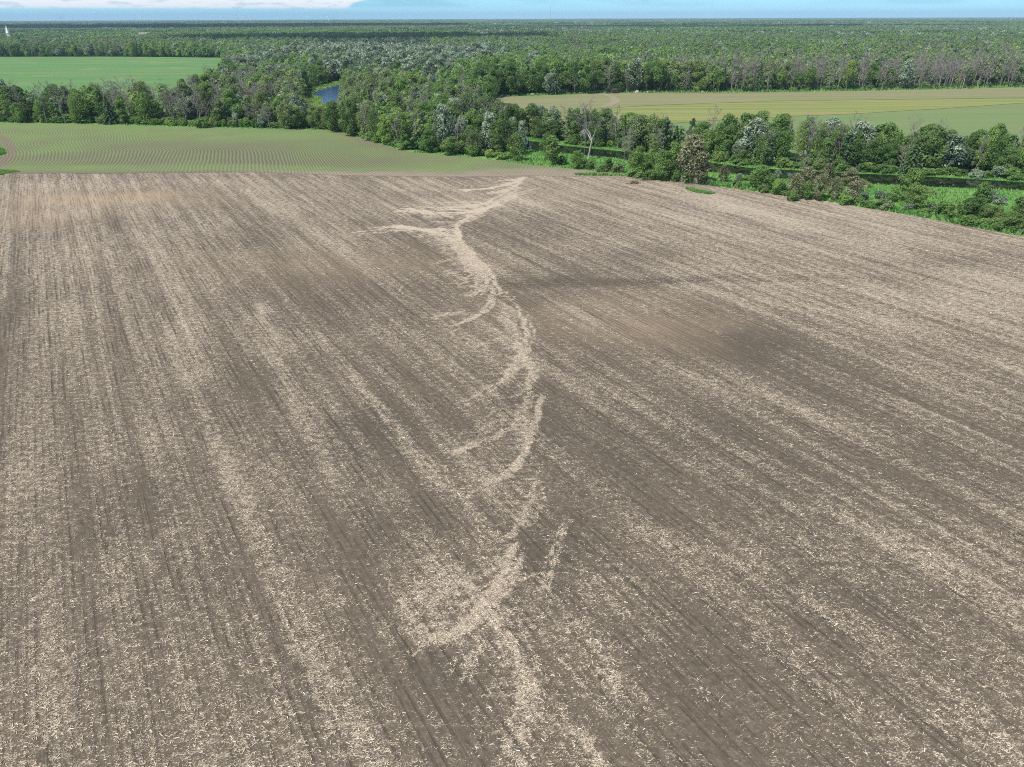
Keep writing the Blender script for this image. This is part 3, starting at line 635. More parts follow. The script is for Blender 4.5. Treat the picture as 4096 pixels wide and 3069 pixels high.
PROTO = {}       # kind -> list of (trunk mesh or None, crown mesh)
HH, WW = 12.0, 8.0
def add_proto(kind, trunk_segs, leaf, leafmat, barkm='bark', cname='crown'):
    tm = None
    if trunk_segs is not None:
        v, f = tubes(trunk_segs, 5); tm = npmesh(kind + '_trunk', v, f, smooth=True); tm.materials.append(M[barkm])
    cm = None
    if leaf is not None:
        v, f, tn = leaf; cm = npmesh(kind + '_' + cname, v, f, {'tone': tn}); cm.materials.append(M[leafmat])
    PROTO.setdefault(kind, []).append((tm, cm))
def limbs_only(h, w, seed, base=.25, r0=.17): return skeleton(h * .9, w * .8, seed, 8, 2, 0, r0, base)
for s in range(3): add_proto('broad', limbs_only(HH, WW, 100 + s), crown(HH, WW * 1.06, .10, 23, 3600, .32, 'oval', .24, seed=s), 'leaf')
for s in range(3): add_proto('narrow', limbs_only(HH, 5.2, 110 + s, .3), crown(HH, 5.4, .16, 26, 2600, .30, 'column', .27, seed=10 + s), 'leaf')
for s in range(2): add_proto('round', limbs_only(HH, WW, 120 + s), crown(HH, 9.8, .10, 26, 4000, .33, 'dome', .22, seed=20 + s), 'leaf')
for s in range(3): add_proto('thin', skeleton(HH * .98, WW * .8, 130 + s, 10, 5, 3, .15, .25), crown(HH, WW * .85, .22, 30, 1050, .30, 'oval', .22, seed=30 + s), 'leaf')
for s in range(3): add_proto('high', skeleton(HH * .93, 5.5, 140 + s, 9, 3, 2, .15, .45), crown(HH, 6.2, .45, 22, 2000, .32, 'oval', .27, seed=40 + s), 'leaf')
for s in range(3): add_proto('silver', limbs_only(HH, WW, 150 + s), crown(HH, 9.0, .18, 34, 3600, .34, 'dome', .22, up=.5, seed=50 + s), 'silver')
for s in range(2): add_proto('cream', skeleton(HH * .9, WW * .85, 160 + s, 9, 4, 3, .16, .2), crown(HH, WW, .12, 34, 3000, .30, 'oval', .22, up=.3, seed=60 + s), 'cream')
for s in range(4): add_proto('bare', skeleton(HH, 5.6, 170 + s, 13, 6, 5, .17, .28, 1.0, tw=.026), None, None, 'dead')
for s in range(2): add_proto('wide_bare', skeleton(HH, 9.0, 180 + s, 14, 7, 6, .22, .22, 1.1, tw=.03), None, None, 'dead')
for s in range(2): add_proto('spruce', [((0, 0, 0), .2, (0, 0, HH * .9), .04)], conifer(HH, 6.6, 70 + s), 'needle')
for s in range(2): add_proto('pine', skeleton(HH * .92, 4, 190 + s, 8, 2, 0, .2, .4), crown(HH, 5.6, .28, 26, 2200, .34, 'cone', .20, up=.1, seed=75 + s), 'needle')
for s in range(4): add_proto('shrub', None, crown(3.0, 4.4, .05, 18, 1500, .24, 'dome', .25, seed=80 + s), 'leaf', cname='leaves')
for s in range(2): add_proto('silver_shrub', None, crown(3.0, 4.6, .05, 18, 1500, .22, 'dome', .24, seed=86 + s), 'grey_leaf', cname='leaves')

HUES = {'dark green': (0.13, 0.21, 0.079), 'deep green': (0.141, 0.233, 0.081), 'mid green': (0.163, 0.26, 0.092), 'bright green': (0.183, 0.297, 0.094), 'yellow-green': (0.221, 0.316, 0.107), 'olive': (0.175, 0.237, 0.098), 'grey-green': (0.191, 0.256, 0.129)}
SILV = {'silver-green': (0.160, 0.220, 0.145), 'pale silver': (0.215, 0.285, 0.200)}

# ------------------------------------------------------------------ where the plants stand
cand = []    # dicts: kind, hue, x, y, h, w
def top_h(px, py_base, py_top):
    x, y = unproj(px, py_base); d = np.array([(px - 2048) / 2841, (1534.5 - py_top) / 2841, -1.0]) @ CR.T
    return float(x), float(y), float(H + d[2] * (y / d[1]))
def hero(kind, hue, px, yb, yt, wpx, lean=0.0):
    x, y, h = top_h(px, yb, yt); dep = float(proj(x, y, h / 2)[2])
    cand.append(dict(kind=kind, hue=hue, x=x, y=y, h=h, w=wpx * dep / 2841, hero=True, lean=lean))
HERO = [
 # near bank, right
 ('broad', 'mid green', 3665, 832, 745, 100), ('broad', 'yellow-green', 3625, 805, 674, 95), ('shrub', 'dark green', 3570, 808, 778, 45), ('silver_shrub', 'silver-green', 3513, 796, 765, 48), ('silver_shrub', 'silver-green', 3552, 795, 772, 30), ('narrow', 'deep green', 3905, 862, 727, 88), ('broad', 'dark green', 3880, 885, 790, 110), ('shrub', 'mid green', 3770, 868, 812, 95), ('silver_shrub', 'silver-green', 3720, 842, 812, 60),
 ('silver_shrub', 'pale silver', 3985, 815, 785, 80), ('broad', 'olive', 3965, 900, 825, 80), ('narrow', 'mid green', 4060, 905, 782, 75), ('broad', 'dark green', 4040, 925, 850, 90), ('broad', 'olive', 4110, 930, 830, 90), ('silver_shrub', 'silver-green', 3960, 780, 763, 55), ('shrub', 'bright green', 3850, 885, 862, 70), ('shrub', 'mid green', 3700, 862, 835, 60), ('shrub', 'bright green', 3935, 905, 875, 70), ('shrub', 'dark green', 4005, 925, 890, 60),
 # near bank, middle
 ('cream', 'olive', 2760, 728, 540, 145), ('cream', 'olive', 2795, 735, 600, 85), ('cream', 'olive', 2888, 729, 660, 48), ('silver_shrub', 'silver-green', 2955, 723, 696, 36), ('shrub', 'olive', 2943, 751, 721, 42), ('broad', 'mid green', 3040, 760, 662, 98), ('silver_shrub', 'silver-green', 3108, 715, 682, 36), ('broad', 'bright green', 3112, 778, 716, 62), ('cream', 'olive', 3172, 795, 694, 66), ('bare', 'grey', 3216, 705, 618, 48), ('cream', 'olive', 3220, 770, 668, 80), ('narrow', 'deep green', 3222, 800, 722, 40), ('cream', 'olive', 3270, 802, 698, 62), ('cream', 'olive', 3330, 806, 708, 60), ('cream', 'olive', 3300, 745, 655, 60), ('cream', 'olive', 3395, 745, 672, 80), ('cream', 'grey-green', 3410, 812, 722, 90),
 ('shrub', 'mid green', 3165, 802, 765, 60), ('shrub', 'bright green', 3385, 818, 780, 80), ('shrub', 'mid green', 3430, 822, 790, 60), ('silver_shrub', 'pale silver', 3455, 800, 770, 44), ('silver_shrub', 'pale silver', 2838, 738, 718, 30), ('shrub', 'olive', 3050, 770, 745, 50), ('shrub', 'olive', 2820, 722, 704, 26),
 # near bank, by the dark river bend
 ('narrow', 'mid green', 2210, 661, 540, 76), ('thin', 'mid green', 2180, 640, 535, 62), ('shrub', 'dark green', 2250, 660, 625, 44), ('broad', 'bright green', 2308, 676, 604, 56), ('shrub', 'deep green', 2355, 676, 640, 60), ('narrow', 'dark green', 2435, 686, 632, 40), ('shrub', 'grey-green', 2405, 688, 660, 50), ('shrub', 'grey-green', 2470, 690, 655, 56), ('bare', 'grey', 2497, 668, 516, 48), ('bare', 'grey', 2518, 664, 515, 40), ('thin', 'yellow-green', 2610, 690, 540, 66), ('broad', 'mid green', 2548, 705, 585, 70), ('bare', 'grey', 2625, 690, 520, 60), ('broad', 'deep green', 2650, 720, 600, 90), ('broad', 'bright green', 2690, 715, 572, 90), ('shrub', 'mid green', 2540, 710, 676, 70), ('shrub', 'deep green', 2600, 718, 682, 76), ('shrub', 'dark green', 2700, 724, 680, 70), ('shrub', 'mid green', 2590, 700, 655, 60), ('wide_bare', 'grey', 2340, 590, 440, 70), ('thin', 'mid green', 2380, 590, 445, 60),
 # far bank
 ('silver', 'silver-green', 3010, 640, 478, 132), ('silver', 'silver-green', 2950, 642, 562, 70), ('broad', 'bright green', 3130, 648, 525, 76), ('broad', 'deep green', 2905, 636, 508, 82), ('broad', 'mid green', 2798, 622, 488, 92), ('narrow', 'mid green', 2870, 634, 492, 50), ('broad', 'dark green', 2962, 655, 600, 66), ('bare', 'grey', 3145, 640, 484, 44), ('bare', 'grey', 3225, 648, 482, 50), ('bare', 'grey', 3250, 648, 492, 40), ('bare', 'grey', 3330, 652, 500, 50), ('bare', 'grey', 3355, 652, 505, 44), ('bare', 'grey', 3180, 644, 500, 36), ('bare', 'grey', 3285, 650, 505, 40), ('thin', 'yellow-green', 3185, 655, 490, 50), ('thin', 'yellow-green', 3268, 652, 488, 60), ('broad', 'dark green', 3420, 668, 556, 84), ('broad', 'deep green', 3480, 672, 560, 84), ('narrow', 'dark green', 3412, 660, 520, 44), ('narrow', 'deep green', 3490, 664, 535, 50), ('spruce', 'blue-green', 3637, 700, 560, 104), ('thin', 'mid green', 3555, 670, 545, 56), ('narrow', 'bright green', 3600, 668, 538, 50), ('narrow', 'mid green', 3640, 664, 545, 44), ('narrow', 'bright green', 3748, 694, 630, 40), ('broad', 'mid green', 3745, 682, 570, 70), ('broad', 'deep green', 3820, 684, 560, 70), ('broad', 'bright green', 3925, 684, 510, 72), ('broad', 'deep green', 3975, 690, 545, 84), ('bare', 'grey', 3895, 690, 545, 44), ('bare', 'grey', 4040, 690, 522, 60), ('broad', 'bright green', 4085, 700, 512, 70), ('narrow', 'dark green', 3860, 680, 535, 44), ('broad', 'mid green', 4010, 700, 590, 74), ('shrub', 'bright green', 3255, 650, 598, 84), ('silver_shrub', 'silver-green', 3290, 662, 612, 90), ('shrub', 'dark green', 3350, 665, 630, 44), ('shrub', 'mid green', 3140, 662, 640, 40), ('shrub', 'mid green', 2955, 660, 640, 60),
 # white-topped trees by the corner of the crop
 ('silver', 'pale silver', 1960, 610, 453, 96), ('silver', 'pale silver', 1850, 590, 468, 66), ('silver', 'pale silver', 2048, 606, 474, 56), ('silver', 'pale silver', 2088, 612, 484, 50), ('silver', 'silver-green', 1645, 540, 422, 56), ('silver', 'silver-green', 1690, 560, 452, 44), ('silver', 'silver-green', 1535, 500, 380, 86), ('silver', 'silver-green', 1668, 455, 350, 74), ('silver', 'pale silver', 1755, 480, 378, 60), ('silver', 'pale silver', 1820, 495, 392, 50), ('silver', 'silver-green', 2165, 535, 424, 62), ('silver', 'silver-green', 2215, 540, 428, 70), ('silver', 'silver-green', 2400, 582, 472, 58), ('thin', 'grey-green', 2450, 588, 465, 50), ('silver', 'silver-green', 2345, 580, 490, 54), ('silver', 'silver-green', 1646, 425, 322, 50),
 ('broad', 'dark green', 1340, 528, 405, 80), ('broad', 'olive', 1290, 517, 428, 56), ('broad', 'olive', 1330, 520, 432, 60), ('broad', 'olive', 1260, 515, 430, 50), ('round', 'dark green', 1195, 516, 432, 80), ('broad', 'dark green', 1405, 545, 400, 74), ('bare', 'grey', 1470, 560, 420, 54), ('bare', 'grey', 1590, 590, 445, 60), ('thin', 'mid green', 1500, 570, 430, 70), ('bare', 'grey', 1655, 595, 460, 56), ('narrow', 'deep green', 1622, 598, 480, 56), ('round', 'mid green', 1805, 620, 548, 84), ('broad', 'bright green', 1620, 598, 555, 64), ('thin', 'grey-green', 1890, 622, 520, 70), ('bare', 'grey', 1835, 605, 480, 60), ('bare', 'grey', 1945, 612, 520, 60), ('bare', 'grey', 1985, 615, 510, 50), ('thin', 'deep green', 2060, 645, 530, 76), ('narrow', 'dark green', 2000, 630, 540, 56), ('broad', 'deep green', 1720, 610, 520, 70),
 # left belt, front
 ('silver', 'silver-green', 155, 478, 377, 60), ('silver', 'silver-green', 235, 482, 392, 60), ('round', 'bright green', 15, 480, 388, 100), ('narrow', 'deep green', 365, 480, 398, 40), ('narrow', 'dark green', 575, 490, 408, 42), ('narrow', 'deep green', 640, 495, 405, 54), ('wide_bare', 'grey', 700, 490, 390, 70), ('wide_bare', 'grey', 745, 496, 400, 70), ('bare', 'grey', 840, 498, 408, 30), ('silver', 'silver-green', 965, 478, 379, 56), ('narrow', 'bright green', 912, 500, 448, 26), ('silver', 'pale silver', 948, 505, 432, 32), ('broad', 'deep green', 872, 505, 440, 44), ('bare', 'grey', 1000, 500, 418, 40), ('shrub', 'bright green', 812, 512, 474, 64), ('silver', 'silver-green', 1050, 512, 460, 44), ('bare', 'grey', 1240, 490, 395, 34), ('silver', 'pale silver', 30, 440, 318, 70), ('silver', 'pale silver', 305, 445, 384, 40), ('broad', 'mid green', 1120, 500, 405, 60), ('thin', 'yellow-green', 1030, 490, 402, 44), ('round', 'dark green', 825, 470, 365, 44),
 # corner of the far green field
 ('silver', 'silver-green', 915, 300, 234, 50), ('round', 'dark green', 745, 425, 318, 50), ('broad', 'bright green', 830, 400, 300, 70), ('broad', 'dark green', 945, 345, 258, 40)]
for hr in HERO: hero(*hr)

OPEN = [PLOW, SOY, LEFTF, RIGHTF, PONDZ, OPEN_BANK]
WALL = gpts([(1960, 399), (2120, 383), (2500, 372), (2996, 371), (3500, 363), (4096, 350), (4600, 338)])
def blobd(x, y, px, py, rx, ry):
    cx, cy = unproj(px, py); return np.exp(-((x - cx) / rx) ** 2 - ((y - cy) / ry) ** 2)
def species(x, y, r):
    """kind, hue, height for woodland trees at ground points"""
    n = len(x); a = rng.random(n); px, py, dep = proj(x, y)
    dist = np.hypot(x, y); wall = segdist(x, y, WALL)
    bare = .15 + .55 * (fbm(x / 45, y / 45, 201) - .5); sil = .02 + .4 * (fbm(x / 60, y / 60, 202) - .56); con = .03 + .9 * np.clip(fbm(x / 260, y / 200, 203) - .62, 0, 1)
    belt = (px < 1250) & (py > 430); bare = np.where(belt, .48 + .5 * (fbm(x / 25, y / 25, 205) - .5), bare)
    sil += .80 * blobd(x, y, 1590, 275, 100, 160) * (fbm(x / 40, y / 40, 206) > .42) + .3 * blobd(x, y, 1400, 240, 90, 120)
    sil = np.where(px > 1900, sil * .75, sil); sil = np.where((px > 2050) & (py > 480), .0, sil)
    bare += np.where((px > 2650) & (wall < 70), .30, 0) + np.where((px > 3550) & (wall < 40), .3, 0)
    bare = np.where((px < 2650) & (wall < 30), bare - .22, bare)
    far = np.clip((dist - 650) / 700, 0, 1)
    con += far * .16 + .75 * ((np.abs(px - 1420) < 300) & (dist > 950) & (dist < 1900) & (fbm(x / 180, y / 120, 207) > .42))
    bare = np.clip(bare, .03, .75); sil = np.clip(sil, .02, .85); con = np.clip(con, .01, .8)
    kind = np.full(n, 'broad', object); b = rng.random(n)
    kind[b < .16] = 'narrow'; kind[(b >= .16) & (b < .42)] = 'round'; kind[(b >= .42) & (b < .62)] = 'thin'
    edge = (wall < 9) & (px > 1900); kind[edge & (b < .75)] = 'high'
    kind[a < bare] = 'bare'; kind[(a >= bare) & (a < bare + sil)] = 'silver'; kind[a > 1 - con] = 'pine'
    kind[(kind == 'pine') & (rng.random(n) < .45)] = 'spruce'
    hs = np.array(['dark green', 'deep green', 'mid green', 'bright green', 'yellow-green', 'olive', 'grey-green'], object)
    st = fbm(x / 70, y / 70, 204); q = np.clip(rng.random(n) * .50 + (st - .5) * 1.9 + .25, 0, .999)
    hue = hs[np.searchsorted([.10, .26, .52, .70, .80, .90], q)]
    hue[edge & (q < .75)] = hs[np.searchsorted([.3, .6], q[edge & (q < .75)])]
    hue[kind == 'silver'] = np.where(rng.random((kind == 'silver').sum()) < .6, 'silver-green', 'pale silver')
    hue[kind == 'bare'] = 'grey'; hue[np.isin(kind, ['pine', 'spruce'])] = 'blue-green'
    h = 12.0 * (.66 + .54 * rng.random(n) ** 1.3) ; h *= .80 + .42 * fbm(x / 80, y / 80, 208); h *= np.where((wall < 60) & (px > 1900), 1.22, 1.0); h *= np.where(belt, .92, 1.0)
    h = np.where((kind == 'silver') | (kind == 'bare'), h * 1.07, h); h = np.where((px > 2050) & (py > 500), h * .84, h); inst = (kind == 'silver') & (np.abs(px - 1570) < 420) & (py > 210) & (py < 400); h = np.where(inst, h * 1.1, h)
    return kind, hue, h
def hexpts(r0, r1, sp, half=.74, jit=.42):
    ys = np.arange(r0 * .6, r1, sp * .87); P = []
    for i, y in enumerate(ys):
        xw = half * y + 40; xs = np.arange(-xw, xw, sp) + (i % 2) * sp / 2
        P.append(np.stack([xs, np.full_like(xs, y)], -1))
    P = np.vstack(P); P += rng.uniform(-jit, jit, P.shape) * sp
    d = np.hypot(P[:, 0], P[:, 1]); return P[(d > r0) & (d < r1)]
P = hexpts(150, 1500, 5.6)
q_ = gpts([(2090, 545), (2243, 560), (2467, 582), (2825, 624), (3123, 655), (3430, 672), (3865, 692), (4300, 715)]); t_ = rng.random(130) * (len(q_) - 1); i_ = t_.astype(int); f_ = (t_ - i_)[:, None]
P = np.vstack([P, q_[i_] * (1 - f_) + q_[i_ + 1] * f_ + rng.normal(0, 3.2, (130, 2)) + (0, 2)]); x, y = P.T
keep = y > 150
for o in OPEN: keep &= ~inside(x, y, o)
px, py, dep = proj(x, y)
keep &= (py < 760) & ~((px > 2050) & inside(x, y, MEADOW) & (py > np.interp(px, *zip(*RIV_TOP)) - 9))
keep &= ~((px > 4096 + 300) & (py > 640))
ty_ = proj(x, y, 11.0)[1]; keep &= ~((px > 1205) & (px < 1380) & (py > 415) & (ty_ < 424)); keep &= ~((px > 1940) & (px < 2120) & (py > 425) & (proj(x, y, 11.5)[1] < 416)); keep &= ~((px > 1345) & (px < 1385) & (py > 330) & (py < 430))
x, y = x[keep], y[keep]
kind, hue, hgt = species(x, y, None)
hx = np.array([c['x'] for c in cand]); hy = np.array([c['y'] for c in cand]); hw = np.array([c['w'] for c in cand]); hk = np.array([c['kind'] not in ('shrub', 'silver_shrub') for c in cand])
ok = np.ones(len(x), bool)
for a, b, c in zip(hx[hk], hy[hk], hw[hk]): ok &= np.hypot(x - a, y - b) > .32 * c + 1.0
# trees in front of a named tree and lower than it would hide it: thin them out
pxs, pys, dps = proj(x, y); tys = proj(x, y, hgt)[1]
for c in cand:
    if c['kind'] in ('shrub', 'silver_shrub'): continue
    cpx, cyb, cd = proj(c['x'], c['y']); cyt = proj(c['x'], c['y'], c['h'])[1]
    hit = (np.abs(pxs - cpx) < .42 * c['w'] * 2841 / cd) & (dps < cd) & (dps > cd - 30) & (tys < cyb - .8 * (cyb - cyt))
    ok &= ~hit
for i in np.nonzero(ok)[0]:
    cand.append(dict(kind=kind[i], hue=hue[i], x=float(x[i]), y=float(y[i]), h=float(hgt[i]), w=None, hero=False, lean=0.0))
# shrubs: a skirt along the wood edges
def skirt(pts, n, off, hmin=1.6, hmax=3.6):
    g = gpts(pts); seg = np.hypot(*np.diff(g, axis=0).T); cum = np.concatenate([[0], np.cumsum(seg)])
    for k in range(n):
        t = (k + .2 + .6 * random.random()) / n * cum[-1]; qx = np.interp(t, cum, g[:, 0]); qy = np.interp(t, cum, g[:, 1]) + random.uniform(*off)
        kd = 'silver_shrub' if random.random() < .07 else 'shrub'
        cand.append(dict(kind=kd, hue=random.choice(list(SILV)) if kd == 'silver_shrub' else random.choice(['dark green', 'deep green', 'mid green', 'mid green', 'bright green', 'bright green', 'yellow-green', 'olive']), x=float(qx), y=float(qy), h=random.uniform(hmin, hmax), w=random.uniform(3.0, 5.8), hero=False, lean=0))
skirt([(-60, 489), (600, 502), (1000, 514), (1298, 517)], 62, (1.5, 6))
skirt([(1298, 516), (1428, 545), (1582, 593), (1746, 613), (2080, 648)], 34, (1.5, 5))
skirt([(2825, 640), (3123, 670), (3430, 686), (3865, 706), (4200, 726)], 34, (-1, 3), 1.2, 3.0)
for k_ in range(22):
    qx, qy = random.uniform(2830, 4120), random.random(); lo_ = np.interp(qx, [a for a, b in PLOW_TOP], [b for a, b in PLOW_TOP]); hi_ = np.interp(qx, [a for a, b in RIV_BOT[::-1]], [b for a, b in RIV_BOT[::-1]]) + 8
    gx_, gy_ = unproj(qx, lo_ - 4 - (lo_ - hi_) * qy ** 2 * .9); cand.append(dict(kind='silver_shrub' if k_ % 6 == 0 else 'shrub', hue='silver-green' if k_ % 6 == 0 else random.choice(['mid green', 'bright green', 'olive', 'grey-green', 'deep green']), x=float(gx_), y=float(gy_), h=random.uniform(.8, 2.3), w=random.uniform(1.8, 4.6), hero=False, lean=0))
skirt([(2243, 572), (2467, 596), (2825, 638)], 12, (0, 4), 1.5, 3)
skirt([(1215, 400), (1240, 350), (1290, 334), (1365, 318)], 9, (2, 8), 2, 3.5)
skirt([(2000, 386), (2500, 370), (3000, 369), (3500, 361), (4096, 347)], 46, (1, 5), 1.5, 4.0)

# ------------------------------------------------------------------ which plants are individuals: those that show largest
FAM = {'broad': 'leafy_tree', 'narrow': 'leafy_tree', 'round': 'leafy_tree', 'thin': 'leafy_tree', 'high': 'leafy_tree', 'cream': 'leafy_tree', 'silver': 'silver_tree', 'bare': 'bare_tree', 'wide_bare': 'bare_tree', 'spruce': 'conifer_tree', 'pine': 'conifer_tree', 'shrub': 'shrub', 'silver_shrub': 'shrub'}
CAP = {'leafy_tree': 300, 'silver_tree': 150, 'bare_tree': 220, 'conifer_tree': 45, 'shrub': 240}
W0 = {'broad': 8.0, 'narrow': 5.4, 'round': 9.5, 'thin': 6.8, 'high': 6.2, 'cream': 8.0, 'silver': 9.0, 'bare': 5.6, 'wide_bare': 9.0, 'spruce': 6.6, 'pine': 5.6, 'shrub': 4.4, 'silver_shrub': 4.6}
for c in cand:
    if c['w'] is None: c['w'] = W0[c['kind']] * (c['h'] / HH) ** .6 * random.uniform(.86, 1.22)
    c['proto'] = random.randrange(len(PROTO[c['kind']])); c['rz'] = random.uniform(0, 6.28)
A = lambda k: np.array([c[k] for c in cand], float)
cx, cyb, cd = proj(A('x'), A('y')); ctp = proj(A('x'), A('y'), A('h'))[1]; cw = A('w') * 2841 / cd
line = np.full(4096, 3069.0); vis = np.zeros(len(cand))
for i in np.argsort(cd):
    a, b = int(max(0, cx[i] - cw[i] / 2)), int(min(4096, cx[i] + cw[i] / 2))
    if b <= a: continue
    s = line[a:b]; vis[i] = np.clip(np.minimum(s, cyb[i]) - ctp[i], 0, None).sum()
    line[a:b] = np.minimum(s, np.where(s - cyb[i] > -4, ctp[i] + .12 * (cyb[i] - ctp[i]), ctp[i] + .12 * (cyb[i] - ctp[i])))
for i, c in enumerate(cand):
    c.update(px=float(cx[i]), pyb=float(cyb[i]), pyt=float(ctp[i]), vis=float(vis[i]) + (1e6 if c['hero'] and 0 < cx[i] < 4096 else 0), fam=FAM[c['kind']], ind=False)
for fam, cap in CAP.items():
    L = sorted((c for c in cand if c['fam'] == fam and c['vis'] > 60 and -20 < c['px'] < 4116), key=lambda c: -c['vis'])[:cap]
    for c in L: c['ind'] = True

def zone(c):
    px, py = c['px'], c['pyb']
    if py < 410 and px > 1900: return 'at the tan field wood edge' if py > np.interp(px, [1960, 2500, 4096], [393, 366, 344]) - 9 else 'in woods behind tan field'
    if py > 700 and px > 2700 or py > np.interp(px, [2100, 2825, 4096], [592, 683, 758]) and px > 2100: return 'between tilled field and river' if px < 3480 else 'on the grassy right-hand bank'
    if px > 2700: return 'on the far river bank' if px < 3420 else 'near the spruce across river'
    if px > 2080: return 'beside the dark river bend'
    if px > 1298: return 'on the sprouting crop\'s curved edge' if py > np.interp(px, [1298, 1428, 1582, 1746, 2100], [520, 550, 598, 618, 656]) - 28 else ('between pond and tan field' if py > 380 else 'in pale woods beyond pond')
    if px > 1130 and py > 330: return 'just in front of the blue pond' if py > 440 else 'beside the blue pond'
    if py > 470: return 'at mid belt front behind crop' if px > 560 else 'at front of left belt'
    if py > 425: return 'in rear of left belt'
    return 'right of the far green field' if px > 680 else 'beyond the far green field'
SHAPE = {'broad': 'broad', 'narrow': 'narrow', 'round': 'round', 'thin': 'thin-crowned', 'high': 'long-trunked'}
ORD = 'first second third fourth fifth sixth seventh eighth ninth tenth eleventh twelfth thirteenth fourteenth fifteenth sixteenth seventeenth eighteenth nineteenth twentieth'.split()
def looks(c):
    s = c['h']; k = c['kind']
    if c['fam'] == 'shrub':
        sz = 'low' if s < 2.2 else 'mid-size' if s < 3.2 else 'tall'
        return '%s %s bush' % (sz, c['hue'] if k == 'shrub' else 'silvery' if c['hue'] == 'silver-green' else 'pale silvery')
    sz = 'small' if s < 9.0 else 'medium' if s < 12.2 else 'tall'
    if k in SHAPE: return '%s %s %s leafy tree' % (sz, SHAPE[k], c['hue'])
    if k == 'cream': return '%s cream-topped %s tree' % (sz, 'brownish' if c['hue'] == 'olive' else 'grey-green')
    if k == 'silver': return '%s %s-leaved tree' % (sz, 'grey silver' if c['hue'] == 'silver-green' else 'whitish silver')
    if k in ('bare', 'wide_bare'): return '%s %s grey leafless tree' % (sz, 'slim' if k == 'bare' else 'wide')
    return '%s %s' % (sz, 'spruce' if k == 'spruce' else 'dark pine')
cells = {}
for c in cand:
    if c['ind']: cells.setdefault((looks(c), zone(c)), []).append(c)
for (lk, zn), L in cells.items():
    L.sort(key=lambda c: c['px'])
    for i, c in enumerate(L):
        if len(L) == 1: c['label'] = lk + ' ' + zn
        elif i == 0: c['label'] = 'leftmost ' + lk + ' ' + zn
        elif i == len(L) - 1: c['label'] = 'rightmost ' + lk + ' ' + zn
        else: c['label'] = '%s %s %s, from left' % (ORD[min(i, 19)], lk, zn)
CAT = {'leafy_tree': 'leafy tree', 'silver_tree': 'silver tree', 'bare_tree': 'bare tree', 'conifer_tree': 'conifer', 'shrub': 'shrub'}
GRP = {'leafy_tree': 'leafy trees of the woods and belts', 'silver_tree': 'silver-leaved trees', 'bare_tree': 'leafless dead trees', 'conifer_tree': 'conifers', 'shrub': 'bushes along the wood edges and banks'}
def rgba(c):
    q = HUES.get(c['hue']) or SILV.get(c['hue']) or {'blue-green': (0.085, 0.140, 0.070), 'grey': (.3, .3, .3)}[c['hue']]
    if c['kind'] == 'cream': q = (0.150, 0.168, 0.088) if c['hue'] == 'olive' else (0.15, 0.165, 0.10)
    return (*q, 1.0)
def plant(c):
    tm, cm = PROTO[c['kind']][c['proto']]; H0 = 3.0 if c['fam'] == 'shrub' else HH
    sc = (c['w'] / W0[c['kind']], c['w'] / W0[c['kind']], c['h'] / H0)
    if c['fam'] == 'shrub':
        o = link('shrub', cm); o.location = (c['x'], c['y'], 0); o.rotation_euler = (0, 0, c['rz']); o.scale = sc; o.color = rgba(c)
        return tag(o, c['label'], CAT['shrub'], GRP['shrub'])
    root = empty(c['fam'], (c['x'], c['y'], 0), c['rz'], sc)
    if tm is not None: link('trunk', tm, root)
    if cm is not None: link('crown', cm, root).color = rgba(c)
    return tag(root, c['label'], CAT[c['fam']], GRP[c['fam']])
for c in cand:
    if c['ind']: plant(c)
print('individual plants', {f: sum(1 for c in cand if c['ind'] and c['fam'] == f) for f in CAP})

# ------------------------------------------------------------------ the woods nobody could count
LODC = bpy.data.collections.new('woods_pieces')
LOD = []          # (kind, hue) -> index
def lod(kind, hue, meshes_mats):
    V = []; F = []; MI = []; T = []; n0 = 0; mats = []
    for (v, f, tn, m) in meshes_mats:
        if m + '_far' in M: m += '_far'
        if m not in mats: mats.append(m)
        V.append(v); F.append(f + n0); MI.append(np.full(len(f), mats.index(m))); T.append(tn); n0 += len(v)
    me = npmesh('woods_piece', np.vstack(V), np.vstack(F), {'tone': np.concatenate(T)}, mat_idx=np.concatenate(MI))
    for m in mats: me.materials.append(M[m])
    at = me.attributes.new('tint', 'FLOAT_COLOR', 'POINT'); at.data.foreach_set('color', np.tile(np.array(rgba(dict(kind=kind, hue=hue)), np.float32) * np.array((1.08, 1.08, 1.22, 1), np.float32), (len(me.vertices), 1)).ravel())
    o = bpy.data.objects.new('woods_piece_%03d' % len(LOD), me); LODC.objects.link(o)
    o.color = rgba(dict(kind=kind, hue=hue)); LOD.append((kind, hue)); return len(LOD) - 1
def tb(segs, sides=3): v, f = tubes(segs, sides); return v, f, np.full(len(v), .5)
def low(kind, seed, n=420, ls=.72, skel=True):
    pr = {'broad': ('oval', 8.0, .13), 'narrow': ('column', 5.4, .16), 'round': ('dome', 9.5, .12), 'thin': ('oval', 6.8, .22), 'high': ('oval', 6.2, .45), 'silver': ('dome', 9.0, .18), 'pine': ('cone', 5.6, .2)}
    out = []
    if kind == 'bare':
        return [(*tb(skeleton(HH, 5.6, seed, 11, 4, 4, .17, .3, tw=.035)), 'dead')]
    if kind == 'spruce':
        return [(*conifer(HH, 5.6, seed, int(n * 1.3), .75, 12), 'needle')]
    p, wd, b = pr[kind]; nn = int(n * (.5 if kind == 'thin' else 1)); m = 'silver' if kind == 'silver' else 'needle' if kind == 'pine' else 'leaf'
    out.append((*crown(HH, wd, b, 22, nn, ls, p, .26, seed=seed, up=.5), m))
    if skel: out.append((*tb([((0, 0, 0), .2, (0, 0, HH * .75), .06)] if kind != 'thin' else skeleton(HH, wd * .8, seed, 8, 3, 0, .16, .3)), 'bark'))
    return out
LIDX = {}
